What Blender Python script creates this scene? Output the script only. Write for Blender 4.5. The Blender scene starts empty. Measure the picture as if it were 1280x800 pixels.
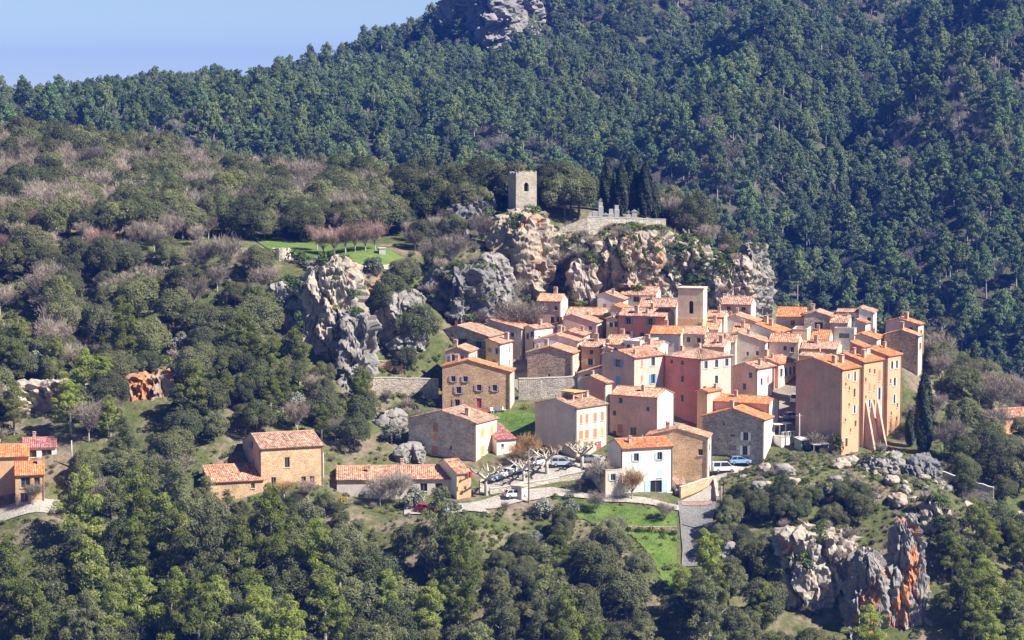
import bpy, bmesh, math, random
import numpy as np
from mathutils import Vector, Matrix
R_ = math.radians
random.seed(7)
rng = np.random.default_rng(7)
scene = bpy.context.scene
COL = scene.collection

# ------------------------------------------------------------------ camera, sky, sun, exposure
F = 3011.0                      # focal length in photo pixels (1280 wide)
TANP = 285.0 / F                # the horizon lies 285 photo rows above the centre
PITCH = math.atan(TANP)
HC = 71.0                       # camera height over the car park
cam_d = bpy.data.cameras.new('camera')
cam_d.sensor_width = 36.0; cam_d.lens = 36.0 * F / 1280.0
cam_d.clip_start = 1.0; cam_d.clip_end = 30000.0
cam = bpy.data.objects.new('camera', cam_d); COL.objects.link(cam)
cam.location = (0, 0, HC); cam.rotation_euler = (math.pi / 2 - PITCH, 0, 0)
scene.camera = cam

SUN_AZ, SUN_EL = R_(112), R_(46)           # azimuth from +Y towards +X
TO_SUN = Vector((math.sin(SUN_AZ) * math.cos(SUN_EL), math.cos(SUN_AZ) * math.cos(SUN_EL), math.sin(SUN_EL)))
world = bpy.data.worlds.new('World'); scene.world = world; world.use_nodes = True
wn = world.node_tree
bg = wn.nodes['Background']; bg.inputs[1].default_value = 0.05
sky = wn.nodes.new('ShaderNodeTexSky'); sky.sky_type = 'NISHITA'; sky.sun_disc = False
sky.sun_elevation = SUN_EL; sky.sun_rotation = SUN_AZ
sky.altitude = 2000; sky.air_density = 0.68; sky.dust_density = 0.0; sky.ozone_density = 1.0
wn.links.new(sky.outputs[0], bg.inputs[0])
sun_d = bpy.data.lights.new('sun', 'SUN'); sun_d.energy = 5.0; sun_d.angle = R_(0.5); sun_d.color = (1.0, 0.94, 0.85)
sun = bpy.data.objects.new('sun', sun_d); COL.objects.link(sun)
sun.rotation_euler = TO_SUN.to_track_quat('Z', 'Y').to_euler(); sun.location = (300, 0, 300)
scene.view_settings.view_transform = 'Standard'; scene.view_settings.look = 'None'
scene.view_settings.exposure = 1.22; scene.view_settings.gamma = 1.0
scene.view_settings.use_curve_mapping = False
scene.cycles.use_denoising = True
scene.cycles.max_bounces = 6; scene.cycles.diffuse_bounces = 3; scene.cycles.glossy_bounces = 2
scene.cycles.transmission_bounces = 2; scene.cycles.volume_bounces = 0; scene.cycles.transparent_max_bounces = 4

# ------------------------------------------------------------------ helpers
CP, SP = math.cos(PITCH), math.sin(PITCH)
def at(px, py, D):
    """World point on the ray of a photo pixel at depth (world y) D."""
    a = (px - 640.0) / F; b = (400.0 - py) / F
    dy = CP + b * SP; dz = -SP + b * CP
    t = D / dy
    return Vector((a * t, D, HC + dz * t))
def proj(x, y, z):
    dz = z - HC
    fw = y * CP - dz * SP; up = y * SP + dz * CP
    return 640 + F * x / fw, 400 - F * up / fw

def tag(o, label=None, cat=None, group=None, kind=None):
    if label: o['label'] = label
    if cat: o['category'] = cat
    if group: o['group'] = group
    if kind: o['kind'] = kind
    return o
def empty(name, loc=(0, 0, 0), rz=0.0):
    o = bpy.data.objects.new(name, None); o.location = loc; o.rotation_euler = (0, 0, rz)
    o.empty_display_size = 0.5; COL.objects.link(o); return o
def link(name, me, parent=None, loc=None, rot=None):
    o = bpy.data.objects.new(name, me)
    if loc is not None: o.location = loc
    if rot is not None: o.rotation_euler = rot
    o.parent = parent; COL.objects.link(o); return o
def np_mesh(name, V, faces, mats=(), smooth=False, uv=None, midx=None):
    me = bpy.data.meshes.new(name)
    V = np.asarray(V, dtype=np.float32)
    if isinstance(faces, np.ndarray):
        n, k = faces.shape
        me.vertices.add(len(V)); me.vertices.foreach_set('co', V.ravel())
        me.loops.add(n * k); me.loops.foreach_set('vertex_index', faces.astype(np.int32).ravel())
        me.polygons.add(n); me.polygons.foreach_set('loop_start', np.arange(0, n * k, k, dtype=np.int32))
        me.update(calc_edges=True)
    else:
        me.from_pydata([tuple(map(float, v)) for v in V], [], faces); me.update()
    for m in mats: me.materials.append(m)
    if uv is not None:
        l = me.uv_layers.new(name='UVMap'); l.data.foreach_set('uv', np.asarray(uv, dtype=np.float32).ravel())
    if midx is not None: me.polygons.foreach_set('material_index', np.asarray(midx, dtype=np.int32))
    me.polygons.foreach_set('use_smooth', np.full(len(me.polygons), bool(smooth)))
    return me
class MB:
    """Collects boxes, tubes and polygons into one mesh."""
    def __init__(s): s.V = []; s.Fc = []
    def poly(s, pts):
        i = len(s.V); s.V += [tuple(p) for p in pts]; s.Fc.append(tuple(range(i, i + len(pts)))); return s
    def box(s, x0, x1, y0, y1, z0, z1):
        i = len(s.V)
        s.V += [(x0,y0,z0),(x1,y0,z0),(x1,y1,z0),(x0,y1,z0),(x0,y0,z1),(x1,y0,z1),(x1,y1,z1),(x0,y1,z1)]
        for f in ((0,3,2,1),(4,5,6,7),(0,1,5,4),(1,2,6,5),(2,3,7,6),(3,0,4,7)): s.Fc.append(tuple(i + k for k in f))
        return s
    def prism(s, poly, z0, z1):
        i = len(s.V); n = len(poly)
        s.V += [(p[0], p[1], z0) for p in poly] + [(p[0], p[1], z1) for p in poly]
        s.Fc.append(tuple(i + n + k for k in range(n))); s.Fc.append(tuple(i + k for k in reversed(range(n))))
        for k in range(n): s.Fc.append((i + k, i + (k + 1) % n, i + n + (k + 1) % n, i + n + k))
        return s
    def tube(s, pts, rad, n=6, cap=True):
        pts = [Vector(p) for p in pts]; i0 = len(s.V)
        for k, p in enumerate(pts):
            d = (pts[min(k + 1, len(pts) - 1)] - pts[max(k - 1, 0)]).normalized()
            a = d.cross(Vector((0.31, 0.77, 0.55))).normalized(); b = d.cross(a)
            r = rad[k] if isinstance(rad, (list, tuple)) else rad
            for j in range(n):
                t = 2 * math.pi * j / n
                s.V.append(tuple(p + a * (r * math.cos(t)) + b * (r * math.sin(t))))
        for k in range(len(pts) - 1):
            for j in range(n):
                a0 = i0 + k * n + j; a1 = i0 + k * n + (j + 1) % n
                s.Fc.append((a0, a1, a1 + n, a0 + n))
        if cap:
            s.Fc.append(tuple(i0 + (len(pts) - 1) * n + j for j in range(n)))
        return s
    def mesh(s, name, mat=None, smooth=False):
        return np_mesh(name, s.V, s.Fc, [mat] if mat else [], smooth)
    def build(s, name, mat, parent=None, loc=None, rot=None, smooth=False):
        return link(name, s.mesh(name, mat, smooth), parent, loc, rot)

# ---- numpy noise
def _h(ix, iy, iz, seed):
    h = (ix.astype(np.int64) * 374761393 + iy.astype(np.int64) * 668265263 + iz.astype(np.int64) * 2147483647 + seed * 974711) & 0xffffffff
    h = ((h ^ (h >> 13)) * 1274126177) & 0xffffffff
    h = ((h ^ (h >> 16)) * 2246822519) & 0xffffffff
    return ((h ^ (h >> 15)) & 0xffffff) / float(0xffffff)
def vnoise(P, seed=0):
    I = np.floor(P); Fr = P - I; u = Fr * Fr * (3 - 2 * Fr); I = I.astype(np.int64)
    r = 0
    for dx in (0, 1):
        for dy in (0, 1):
            for dz in (0, 1):
                w = (u[:, 0] if dx else 1 - u[:, 0]) * (u[:, 1] if dy else 1 - u[:, 1]) * (u[:, 2] if dz else 1 - u[:, 2])
                r = r + w * _h(I[:, 0] + dx, I[:, 1] + dy, I[:, 2] + dz, seed)
    return r * 2 - 1
def fbm(P, oct=4, seed=0, gain=0.5):
    r = 0; a = 1.0; P = np.array(P, dtype=float)
    for o in range(oct):
        r = r + a * vnoise(P, seed + o * 17); P = P * 2.03; a *= gain
    return r
def worley(P, seed=0, full=False):
    """F1 and F2 distances and the value of the nearest cell (and a random tilt of that cell)."""
    I = np.floor(P).astype(np.int64); f1 = np.full(len(P), 9.0); f2 = f1.copy(); best = np.zeros((len(P), 3), np.int64); dv = np.zeros((len(P), 3))
    for dx in (-1, 0, 1):
        for dy in (-1, 0, 1):
            for dz in (-1, 0, 1):
                c = I + np.array([dx, dy, dz])
                q = c + np.stack([_h(c[:, 0], c[:, 1], c[:, 2], seed + k) for k in range(3)], 1)
                e = P - q; d = (np.abs(e) ** 4).sum(1) ** .25; near = d < f1
                f2 = np.where(near, f1, np.minimum(f2, d)); best[near] = c[near]; dv[near] = e[near]; f1 = np.where(near, d, f1)
    val = _h(best[:, 0], best[:, 1], best[:, 2], seed + 5)
    if not full: return f1, f2, val
    tl = np.stack([_h(best[:, 0], best[:, 1], best[:, 2], seed + 7 + k) - .5 for k in range(3)], 1)
    return f1, f2, val, (dv * tl).sum(1) * 2

# ------------------------------------------------------------------ materials
def new_mat(name):
    m = bpy.data.materials.new(name); m.use_nodes = True
    nt = m.node_tree; b = nt.nodes['Principled BSDF']
    b.inputs['Roughness'].default_value = 0.85; b.inputs['Specular IOR Level'].default_value = 0.2
    return m, nt, b
def N(nt, typ, **kw):
    n = nt.nodes.new(typ)
    for k, v in kw.items(): setattr(n, k, v)
    return n
def noise(nt, scale, detail=4, vec=None, rough=0.6, dist=0.0):
    n = N(nt, 'ShaderNodeTexNoise'); n.inputs['Scale'].default_value = scale; n.inputs['Detail'].default_value = detail
    n.inputs['Roughness'].default_value = rough; n.inputs['Distortion'].default_value = dist
    if vec is not None: nt.links.new(vec, n.inputs['Vector'])
    return n
def ramp(nt, fac, stops):
    n = N(nt, 'ShaderNodeValToRGB'); cr = n.color_ramp
    while len(cr.elements) < len(stops): cr.elements.new(0.5)
    for e, (p, c) in zip(cr.elements, stops):
        e.position = p; e.color = (c[0], c[1], c[2], 1) if not isinstance(c, (int, float)) else (c, c, c, 1)
    nt.links.new(fac, n.inputs[0]); return n
def mixc(nt, fac, a, b, mode='MIX'):
    n = N(nt, 'ShaderNodeMix', data_type='RGBA', blend_type=mode)
    for sock, v in ((n.inputs[0], fac), (n.inputs[6], a), (n.inputs[7], b)):
        if hasattr(v, 'is_linked') or isinstance(v, bpy.types.NodeSocket): nt.links.new(v, sock)
        elif isinstance(v, (int, float)): sock.default_value = v
        else: sock.default_value = (v[0], v[1], v[2], 1)
    return n.outputs[2]
def bump(nt, height, strength, dist, bsdf):
    n = N(nt, 'ShaderNodeBump'); n.inputs['Strength'].default_value = strength; n.inputs['Distance'].default_value = dist
    nt.links.new(height, n.inputs['Height']); nt.links.new(n.outputs[0], bsdf.inputs['Normal'])
def coords(nt, which='Object', scale=None):
    if which == 'World': o = N(nt, 'ShaderNodeNewGeometry').outputs['Position']
    else: o = N(nt, 'ShaderNodeTexCoord').outputs[which]
    if scale:
        mp = N(nt, 'ShaderNodeMapping'); mp.inputs['Scale'].default_value = scale; nt.links.new(o, mp.inputs[0]); o = mp.outputs[0]
    return o
def sc(c, k): return tuple(min(1, v * k) for v in c)
MATS = {}
def plain(name, c, rough=0.6, spec=0.3, metal=0.0):
    if name in MATS: return MATS[name]
    m, nt, b = new_mat(name)
    nz = noise(nt, 3.0, 3, coords(nt))
    col = mixc(nt, nz.outputs[0], sc(c, 0.8), sc(c, 1.15)); nt.links.new(col, b.inputs['Base Color'])
    b.inputs['Roughness'].default_value = rough; b.inputs['Specular IOR Level'].default_value = spec; b.inputs['Metallic'].default_value = metal
    MATS[name] = m; return m
def stucco(name, c, dirt=0.5, patch=None):
    key = 'stucco_' + name
    if key in MATS: return MATS[key]
    m, nt, b = new_mat(key)
    big = noise(nt, 0.35, 5, coords(nt, 'World'), 0.65)
    streak = noise(nt, 1.0, 4, coords(nt, 'World', (1.6, 1.6, 0.16)), 0.7)
    fine = noise(nt, 5.0, 4, coords(nt, 'World'))
    r = ramp(nt, big.outputs[0], [(0.3, sc(c, 0.78)), (0.5, c), (0.7, sc(c, 1.1))])
    g = ramp(nt, streak.outputs[0], [(0.45, 0.0), (0.75, dirt)])
    c2 = mixc(nt, g.outputs[0], r.outputs[0], (c[0] * 0.55 + 0.03, c[1] * 0.53 + 0.03, c[2] * 0.5 + 0.04))
    pn = noise(nt, 0.22, 5, coords(nt, 'World', (1, 1, .8)), 0.6, 0.5); pc = patch or (c[0] * .6 + .16, c[1] * .6 + .15, c[2] * .6 + .13)
    c2 = mixc(nt, ramp(nt, pn.outputs[0], [(0.5, 0.0), (0.58, 0.55)]).outputs[0], c2, pc)
    f = ramp(nt, fine.outputs[0], [(0.35, 0.82), (0.65, 1.08)])
    c3 = mixc(nt, 1.0, c2, f.outputs[0], 'MULTIPLY')
    nt.links.new(c3, b.inputs['Base Color']); b.inputs['Roughness'].default_value = 0.92
    bump(nt, fine.outputs[0], 0.35, 0.05, b)
    MATS[key] = m; return m
def stonework(name, c, mortar, size=2.4, var=0.4):
    key = 'stone_' + name
    if key in MATS: return MATS[key]
    m, nt, b = new_mat(key)
    co = coords(nt, 'World', (size, size, size * 1.7))
    v = N(nt, 'ShaderNodeTexVoronoi'); v.inputs['Scale'].default_value = 1.0; nt.links.new(co, v.inputs['Vector'])
    e = N(nt, 'ShaderNodeTexVoronoi', feature='DISTANCE_TO_EDGE'); e.inputs['Scale'].default_value = 1.0; nt.links.new(co, e.inputs['Vector'])
    sep = N(nt, 'ShaderNodeSeparateColor'); nt.links.new(v.outputs['Color'], sep.inputs[0])
    st = ramp(nt, sep.outputs[0], [(0.0, sc(c, 1 - var)), (0.5, c), (1.0, sc(c, 1 + var))])
    big = noise(nt, 0.4, 4, coords(nt, 'World'), 0.65)
    bigr = ramp(nt, big.outputs[0], [(0.3, 0.7), (0.7, 1.15)])
    ed = ramp(nt, e.outputs[0], [(0.02, 1.0), (0.12, 0.0)])
    col = mixc(nt, ed.outputs[0], st.outputs[0], mortar)
    col = mixc(nt, 1.0, col, bigr.outputs[0], 'MULTIPLY')
    nt.links.new(col, b.inputs['Base Color']); b.inputs['Roughness'].default_value = 0.95
    hh = ramp(nt, e.outputs[0], [(0.0, 0.0), (0.25, 1.0)])
    bump(nt, hh.outputs[0], 0.7, 0.08, b)
    MATS[key] = m; return m
def tiles(name, cols, old=0.5):
    """Canal tiles: one tint per tile from the roof's own UV (metres)."""
    key = 'tiles_' + name
    if key in MATS: return MATS[key]
    m, nt, b = new_mat(key)
    uv = coords(nt, 'UV')
    mp = N(nt, 'ShaderNodeVectorMath', operation='MULTIPLY'); mp.inputs[1].default_value = (1 / 0.36, 1 / 0.5, 1); nt.links.new(uv, mp.inputs[0])
    fl = N(nt, 'ShaderNodeVectorMath', operation='FLOOR'); nt.links.new(mp.outputs[0], fl.inputs[0])
    oi = N(nt, 'ShaderNodeObjectInfo')
    ad = N(nt, 'ShaderNodeVectorMath', operation='ADD'); nt.links.new(fl.outputs[0], ad.inputs[0]); nt.links.new(oi.outputs['Random'], ad.inputs[1])
    wnz = N(nt, 'ShaderNodeTexWhiteNoise', noise_dimensions='3D'); nt.links.new(ad.outputs[0], wnz.inputs['Vector'])
    r = ramp(nt, wnz.outputs['Value'], [(0.0, cols[0]), (0.35, cols[1]), (0.75, cols[2]), (1.0, cols[3])])
    big = noise(nt, 0.5, 5, coords(nt, 'World'), 0.7)
    w = ramp(nt, big.outputs[0], [(0.4, 0.0), (0.75, old)])
    col = mixc(nt, w.outputs[0], r.outputs[0], (0.20, 0.16, 0.125))
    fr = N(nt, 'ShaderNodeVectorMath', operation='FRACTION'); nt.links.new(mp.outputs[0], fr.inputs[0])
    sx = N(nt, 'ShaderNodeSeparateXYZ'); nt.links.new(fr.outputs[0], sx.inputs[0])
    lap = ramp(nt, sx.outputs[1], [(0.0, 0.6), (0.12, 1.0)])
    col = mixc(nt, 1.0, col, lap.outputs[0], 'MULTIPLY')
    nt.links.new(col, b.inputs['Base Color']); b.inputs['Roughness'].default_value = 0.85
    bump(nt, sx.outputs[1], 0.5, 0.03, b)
    MATS[key] = m; return m
def foliage(name, a, bcol, cc=None, trans=0.22):
    key = 'foliage_' + name
    if key in MATS: return MATS[key]
    m, nt, b = new_mat(key)
    g = N(nt, 'ShaderNodeNewGeometry'); oi = N(nt, 'ShaderNodeObjectInfo')
    r = ramp(nt, g.outputs['Random Per Island'], [(0.0, a), (0.55, [(x + y) / 2 for x, y in zip(a, bcol)]), (1.0, bcol)])
    nz = noise(nt, 0.55, 3, coords(nt, 'Object'))
    v = ramp(nt, nz.outputs[0], [(0.3, 0.72), (0.7, 1.25)])
    col = mixc(nt, 1.0, r.outputs[0], v.outputs[0], 'MULTIPLY')
    cc = cc or sc(a, 0.75)
    ov = ramp(nt, oi.outputs['Random'], [(0.0, 0.0), (1.0, 0.75)])
    col = mixc(nt, ov.outputs[0], col, mixc(nt, 1.0, cc, v.outputs[0], 'MULTIPLY'))
    wr = N(nt, 'ShaderNodeTexWhiteNoise', noise_dimensions='1D'); nt.links.new(oi.outputs['Random'], wr.inputs['W'])
    bv = ramp(nt, wr.outputs['Value'], [(0.0, 0.62), (0.5, 1.0), (1.0, 1.4)])
    col = mixc(nt, 1.0, col, bv.outputs[0], 'MULTIPLY')
    nt.links.new(col, b.inputs['Base Color']); b.inputs['Roughness'].default_value = 0.65; b.inputs['Specular IOR Level'].default_value = 0.25
    tr = N(nt, 'ShaderNodeBsdfTranslucent'); nt.links.new(col, tr.inputs[0])
    mx = N(nt, 'ShaderNodeMixShader'); mx.inputs[0].default_value = trans
    nt.links.new(b.outputs[0], mx.inputs[1]); nt.links.new(tr.outputs[0], mx.inputs[2])
    nt.links.new(mx.outputs[0], nt.nodes['Material Output'].inputs[0])
    MATS[key] = m; return m
def rockmat(name, c, stain, lo, hi):
    key = 'rock_' + name
    if key in MATS: return MATS[key]
    m, nt, b = new_mat(key)
    co = coords(nt, 'Generated'); obj = coords(nt, 'Object')
    n1 = noise(nt, 0.35, 6, obj, 0.65); n2 = noise(nt, 1.6, 6, obj, 0.7)
    st = noise(nt, 0.26, 5, coords(nt, 'World', (1.0, 1.0, 0.4)), 0.65, 0.8)
    base = ramp(nt, n2.outputs[0], [(0.28, sc(c, 0.5)), (0.42, sc(c, 0.85)), (0.55, c), (0.75, sc(c, 1.25))])
    cool = mixc(nt, ramp(nt, n1.outputs[0], [(0.4, 0.0), (0.65, 0.7)]).outputs[0], base.outputs[0], (c[0] * 0.62, c[1] * 0.63, c[2] * 0.66))
    sm = ramp(nt, st.outputs[0], [(lo, 0.0), (hi, 0.85)])
    sv = ramp(nt, n2.outputs[0], [(0.3, sc(stain, 0.6)), (0.7, sc(stain, 1.25))])
    col = mixc(nt, sm.outputs[0], cool, sv.outputs[0])
    nt.links.new(col, b.inputs['Base Color']); b.inputs['Roughness'].default_value = 0.95
    bump(nt, n2.outputs[0], 0.5, 0.15, b)
    MATS[key] = m; return m
# ------------------------------------------------------------------ terrain: heights interpolated from surveyed points
def rbf_fit(pts, smooth=0.0):
    P = np.array(pts, dtype=float); X = P[:, :2]; n = len(P)
    r = np.sqrt(((X[:, None] - X[None]) ** 2).sum(-1) + 9.0)
    A = np.zeros((n + 3, n + 3)); A[:n, :n] = -r - smooth * np.eye(n) * 0
    A[:n, n] = 1; A[:n, n + 1:] = X / 100; A[n, :n] = 1; A[n + 1:, :n] = (X / 100).T
    w = np.linalg.solve(A, np.concatenate([P[:, 2], [0, 0, 0]]))
    def ev(x, y):
        x = np.asarray(x, float).ravel(); y = np.asarray(y, float).ravel(); out = np.zeros(len(x))
        for s in range(0, len(x), 20000):
            e = slice(s, s + 20000)
            d = np.sqrt((x[e, None] - X[None, :, 0]) ** 2 + (y[e, None] - X[None, :, 1]) ** 2 + 9.0)
            out[e] = (-d) @ w[:n] + w[n] + x[e] / 100 * w[n + 1] + y[e] / 100 * w[n + 2]
        return out
    return ev
G = []      # (x, y, z)
def gp(*rows):
    for px, py, D in rows:
        v = at(px, py, D); G.append((v.x, v.y, v.z))
def gz(*rows):                      # pixel column, depth, height
    for px, D, z in rows: G.append(((px - 640) / F * D * 1.0, D, z))
# valley in front of the village
for px in range(-500, 1800, 160):
    gz((px, 330, -72), (px, 365, -50))
for px in (-400, -250, -120, 0, 110, 220, 330, 440, 540, 640, 740):
    gz((px, 388, -29), (px, 402, -19))
gz((-300, 420, -3), (-150, 420, -2), (40, 413, -6), (160, 414, -8), (270, 416, -8), (380, 416, -8), (470, 414, -9), (650, 416, -10), (720, 414, -11))
gz((830, 400, -18), (920, 398, -20), (1020, 396, -24), (1120, 392, -27), (1220, 394, -26), (1330, 396, -25), (1450, 400, -26), (1700, 400, -30))
gp((40, 628, 420), (70, 622, 424), (0, 628, 424), (130, 618, 427), (220, 618, 427), (300, 618, 427), (400, 615, 428), (430, 624, 430), (520, 646, 424), (590, 644, 424), (545, 640, 427),
   (500, 615, 436), (560, 618, 434), (600, 632, 430), (640, 627, 432), (680, 627, 432), (640, 600, 440), (610, 600, 441), (720, 586, 443), (750, 585, 444), (700, 604, 438),
   (560, 690, 410), (620, 690, 412))
# grass bank, road, white house
gp((760, 622, 433), (810, 622, 433), (845, 626, 434), (893, 626, 434), (870, 628, 434), (870, 670, 424), (866, 720, 413), (770, 650, 427), (720, 640, 428), (800, 695, 416), (830, 740, 408),
   (880, 601, 446), (905, 589, 449), (890, 602, 441), (935, 585, 450))
# hillock on the right
gp((905, 612, 437), (960, 571, 450), (940, 590, 443), (1000, 586, 440), (1050, 580, 440), (1000, 620, 428), (950, 640, 425), (1100, 603, 432), (1170, 610, 430), (1215, 640, 432), (1260, 640, 440),
   (1250, 700, 425), (1000, 680, 418), (960, 720, 413), (1060, 700, 416), (1160, 700, 414), (905, 660, 423), (905, 720, 411), (1350, 640, 440), (1400, 700, 425))
# village
gp((560, 577, 448), (600, 577, 446), (640, 567, 450), (650, 545, 456), (690, 532, 458), (620, 515, 466), (600, 511, 468), (560, 515, 467), (700, 568, 448), (745, 568, 449), (800, 556, 453), (870, 532, 466), (790, 522, 468),
   (690, 477, 484), (655, 482, 482), (740, 480, 484), (930, 571, 452), (985, 560, 452), (1050, 567, 450), (1000, 545, 456), (1085, 562, 456), (1125, 552, 463), (990, 512, 468), (950, 505, 470), (1130, 470, 480),
   (900, 424, 505), (800, 414, 510), (1000, 427, 500), (700, 442, 499), (1080, 432, 495), (1140, 445, 495), (850, 460, 490), (985, 482, 481))
# east flank
gp((1180, 505, 478), (1250, 525, 480), (1160, 560, 458), (1230, 575, 455), (1200, 475, 505), (1320, 560, 470), (1400, 600, 470), (1270, 600, 450))
gz((1200, 545, -12), (1100, 545, 0), (1300, 540, -15), (1250, 620, -42), (1100, 620, -30), (1500, 520, -20), (1700, 480, -25), (1500, 620, -45))
# cliff foot and top
gp((750, 394, 521), (850, 388, 524), (930, 388, 527), (650, 392, 514), (600, 402, 505), (560, 422, 490), (570, 457, 487), (525, 470, 480), (500, 490, 474), (485, 520, 466), (520, 556, 456), (632, 455, 495), (684, 418, 508), (655, 440, 499))
gp((655, 275, 534), (620, 300, 532), (690, 285, 534), (760, 284, 537), (830, 287, 541), (900, 322, 541), (940, 352, 537), (590, 300, 525), (560, 330, 512))
gz((1000, 560, 0), (960, 575, 12), (900, 590, 30), (760, 600, 38), (640, 600, 40), (760, 565, 42.5), (650, 565, 44.5), (850, 565, 40))
for px in range(480, 1800, 140): gz((px, 690, -32 if px > 800 else -10))
# left plateau and hill
gp((420, 326, 505), (480, 322, 510), (350, 316, 508), (250, 312, 515), (100, 317, 510), (0, 322, 510), (300, 332, 495), (500, 352, 503), (545, 332, 514), (545, 300, 530), (460, 305, 525), (380, 303, 530),
   (100, 265, 560), (0, 240, 580), (0, 203, 620), (250, 245, 590), (400, 258, 585), (500, 265, 575), (-150, 240, 560), (-150, 320, 500), (-350, 250, 560), (-350, 340, 500))
gz((0, 650, 56), (150, 650, 52), (300, 645, 47), (450, 640, 43), (-200, 650, 60), (-500, 650, 60), (560, 610, 42))
for px in (-500, -300, -100, 100, 300, 450): gz((px, 760, 20))
gp((50, 405, 485), (200, 405, 480), (300, 405, 478), (150, 475, 458), (50, 510, 450), (300, 485, 455), (100, 550, 438), (250, 550, 440), (-150, 420, 480), (-150, 520, 450), (-350, 500, 460))
gp((350, 432, 474), (430, 495, 466), (475, 527, 460), (400, 525, 455), (420, 565, 445), (300, 570, 437), (350, 352, 491), (420, 337, 493), (470, 350, 495), (480, 440, 484), (440, 600, 438), (490, 575, 447))
near_rbf = rbf_fit(G)
def hz(x, y):
    x = np.asarray(x, float).ravel(); y = np.asarray(y, float).ravel()
    z = near_rbf(x, y)
    P = np.stack([x / 14.0, y / 14.0, 0 * x], 1)
    return z + 0.45 * fbm(P, 3, 3)
def hz1(x, y): return float(hz([x], [y])[0])
def grid_terrain(name, x0, x1, y0, y1, step, fn, mat):
    xs = np.arange(x0, x1 + 1e-6, step); ys = np.arange(y0, y1 + 1e-6, step)
    X, Y = np.meshgrid(xs, ys); Z = fn(X.ravel(), Y.ravel())
    V = np.stack([X.ravel(), Y.ravel(), Z], 1); nx, ny = len(xs), len(ys)
    i = (np.arange(ny - 1)[:, None] * nx + np.arange(nx - 1)[None]).ravel()
    Fc = np.stack([i, i + 1, i + nx + 1, i + nx], 1)
    me = np_mesh(name, V, Fc, [mat], True); return link(name, me)

def ground_mat():
    m, nt, b = new_mat('hillside_ground')
    obj = coords(nt)
    n1 = noise(nt, 0.09, 6, obj, 0.65); n2 = noise(nt, 0.9, 6, obj, 0.7); n3 = noise(nt, 0.25, 4, obj, 0.6)
    grass = ramp(nt, n2.outputs[0], [(0.3, (0.045, 0.055, 0.02)), (0.5, (0.085, 0.10, 0.032)), (0.72, (0.14, 0.14, 0.055))])
    soil = ramp(nt, n2.outputs[0], [(0.3, (0.13, 0.10, 0.065)), (0.6, (0.23, 0.19, 0.135)), (0.8, (0.33, 0.30, 0.25))])
    col = mixc(nt, ramp(nt, n1.outputs[0], [(0.48, 0.0), (0.6, 1.0)]).outputs[0], grass.outputs[0], soil.outputs[0])
    col = mixc(nt, ramp(nt, n3.outputs[0], [(0.58, 0.0), (0.7, 0.6)]).outputs[0], col, (0.10, 0.13, 0.03))
    nt.links.new(col, b.inputs['Base Color']); b.inputs['Roughness'].default_value = 0.95
    bump(nt, n2.outputs[0], 0.9, 0.5, b); return m
M_GROUND = ground_mat()
terrain = grid_terrain('terrain', -260, 270, 320, 800, 1.6, hz, M_GROUND)
tag(terrain, 'scrubby green and brown hillside that carries the village', 'hillside', kind='structure')

# the mountain behind
G2 = []
def mp_(*rows):
    for px, py, D in rows:
        v = at(px, py, D); G2.append((v.x, v.y, v.z))
mp_((0, 150, 1050), (100, 150, 1065), (200, 147, 1080), (300, 140, 1100), (400, 131, 1130), (450, 124, 1150), (500, 117, 1165), (545, 106, 1180), (580, 62, 1205), (620, 20, 1235), (655, -6, 1260), (720, -22, 1300), (830, -20, 1300), (940, -8, 1280), (1040, 8, 1250), (1130, -8, 1220), (1280, -40, 1180), (1450, -60, 1150), (-200, 150, 1040), (-500, 150, 1040))
mp_((600, 98, 1188), (560, 116, 1172), (660, 48, 1215), (700, 105, 1050), (900, 105, 1080), (1100, 62, 1060), (1000, 132, 1010), (1200, 105, 980), (1200, 205, 900), (1000, 255, 880), (800, 210, 900), (600, 160, 980), (400, 178, 900), (200, 178, 900), (1250, 355, 800), (1050, 355, 820), (850, 300, 850), (1400, 200, 880), (1400, 400, 780), (0, 185, 880), (-300, 180, 880), (620, 250, 850))
for px in range(-600, 1900, 160):
    G2.append(((px - 640) / F * 740, 740, 18 if px < 500 else -38)); G2.append(((px - 640) / F * 690, 690, 8 if px < 500 else -52)); 
    G2.append(((px - 640) / F * 1600, 1600, 30 if px < 640 else 80)); G2.append(((px - 640) / F * 1400, 1400, 40 if px < 640 else 116))
far_rbf = rbf_fit(G2)
def hm(x, y):
    x = np.asarray(x, float).ravel(); y = np.asarray(y, float).ravel()
    z = far_rbf(x, y)
    # spurs and gullies running down towards the valley
    wob = 26 * fbm(np.stack([x / 160, y / 160, 0 * x], 1), 3, 41)
    s = (x * 0.93 - y * 0.28 + wob) / 92.0
    t = np.abs((s % 1.0) - 0.5) * 2
    amp = np.clip((y - 800) / 160, 0, 1) * np.clip((1290 - y) / 110, 0, 1) * (0.12 + 0.88 * np.clip((x + 60) / 120, 0, 1))
    z = z + amp * (t ** 1.3 - 0.5) * 32 + 5 * fbm(np.stack([x / 60, y / 60, 0 * x], 1), 4, 51)
    return z
def mountain_ground():
    m, nt, b = new_mat('mountain_ground'); obj = coords(nt)
    n = noise(nt, 0.12, 6, obj, 0.7); col = ramp(nt, n.outputs[0], [(0.35, (0.04, 0.05, 0.025)), (0.55, (0.085, 0.085, 0.05)), (0.75, (0.17, 0.15, 0.12))])
    nt.links.new(col.outputs[0], b.inputs['Base Color']); b.inputs['Roughness'].default_value = 1.0
    bump(nt, n.outputs[0], 1.0, 2.0, b); return m
mountain = grid_terrain('mountain', -480, 520, 690, 1600, 5.0, hm, mountain_ground())
tag(mountain, 'long wooded mountain slope rising behind the village', 'mountain', kind='structure')
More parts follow.
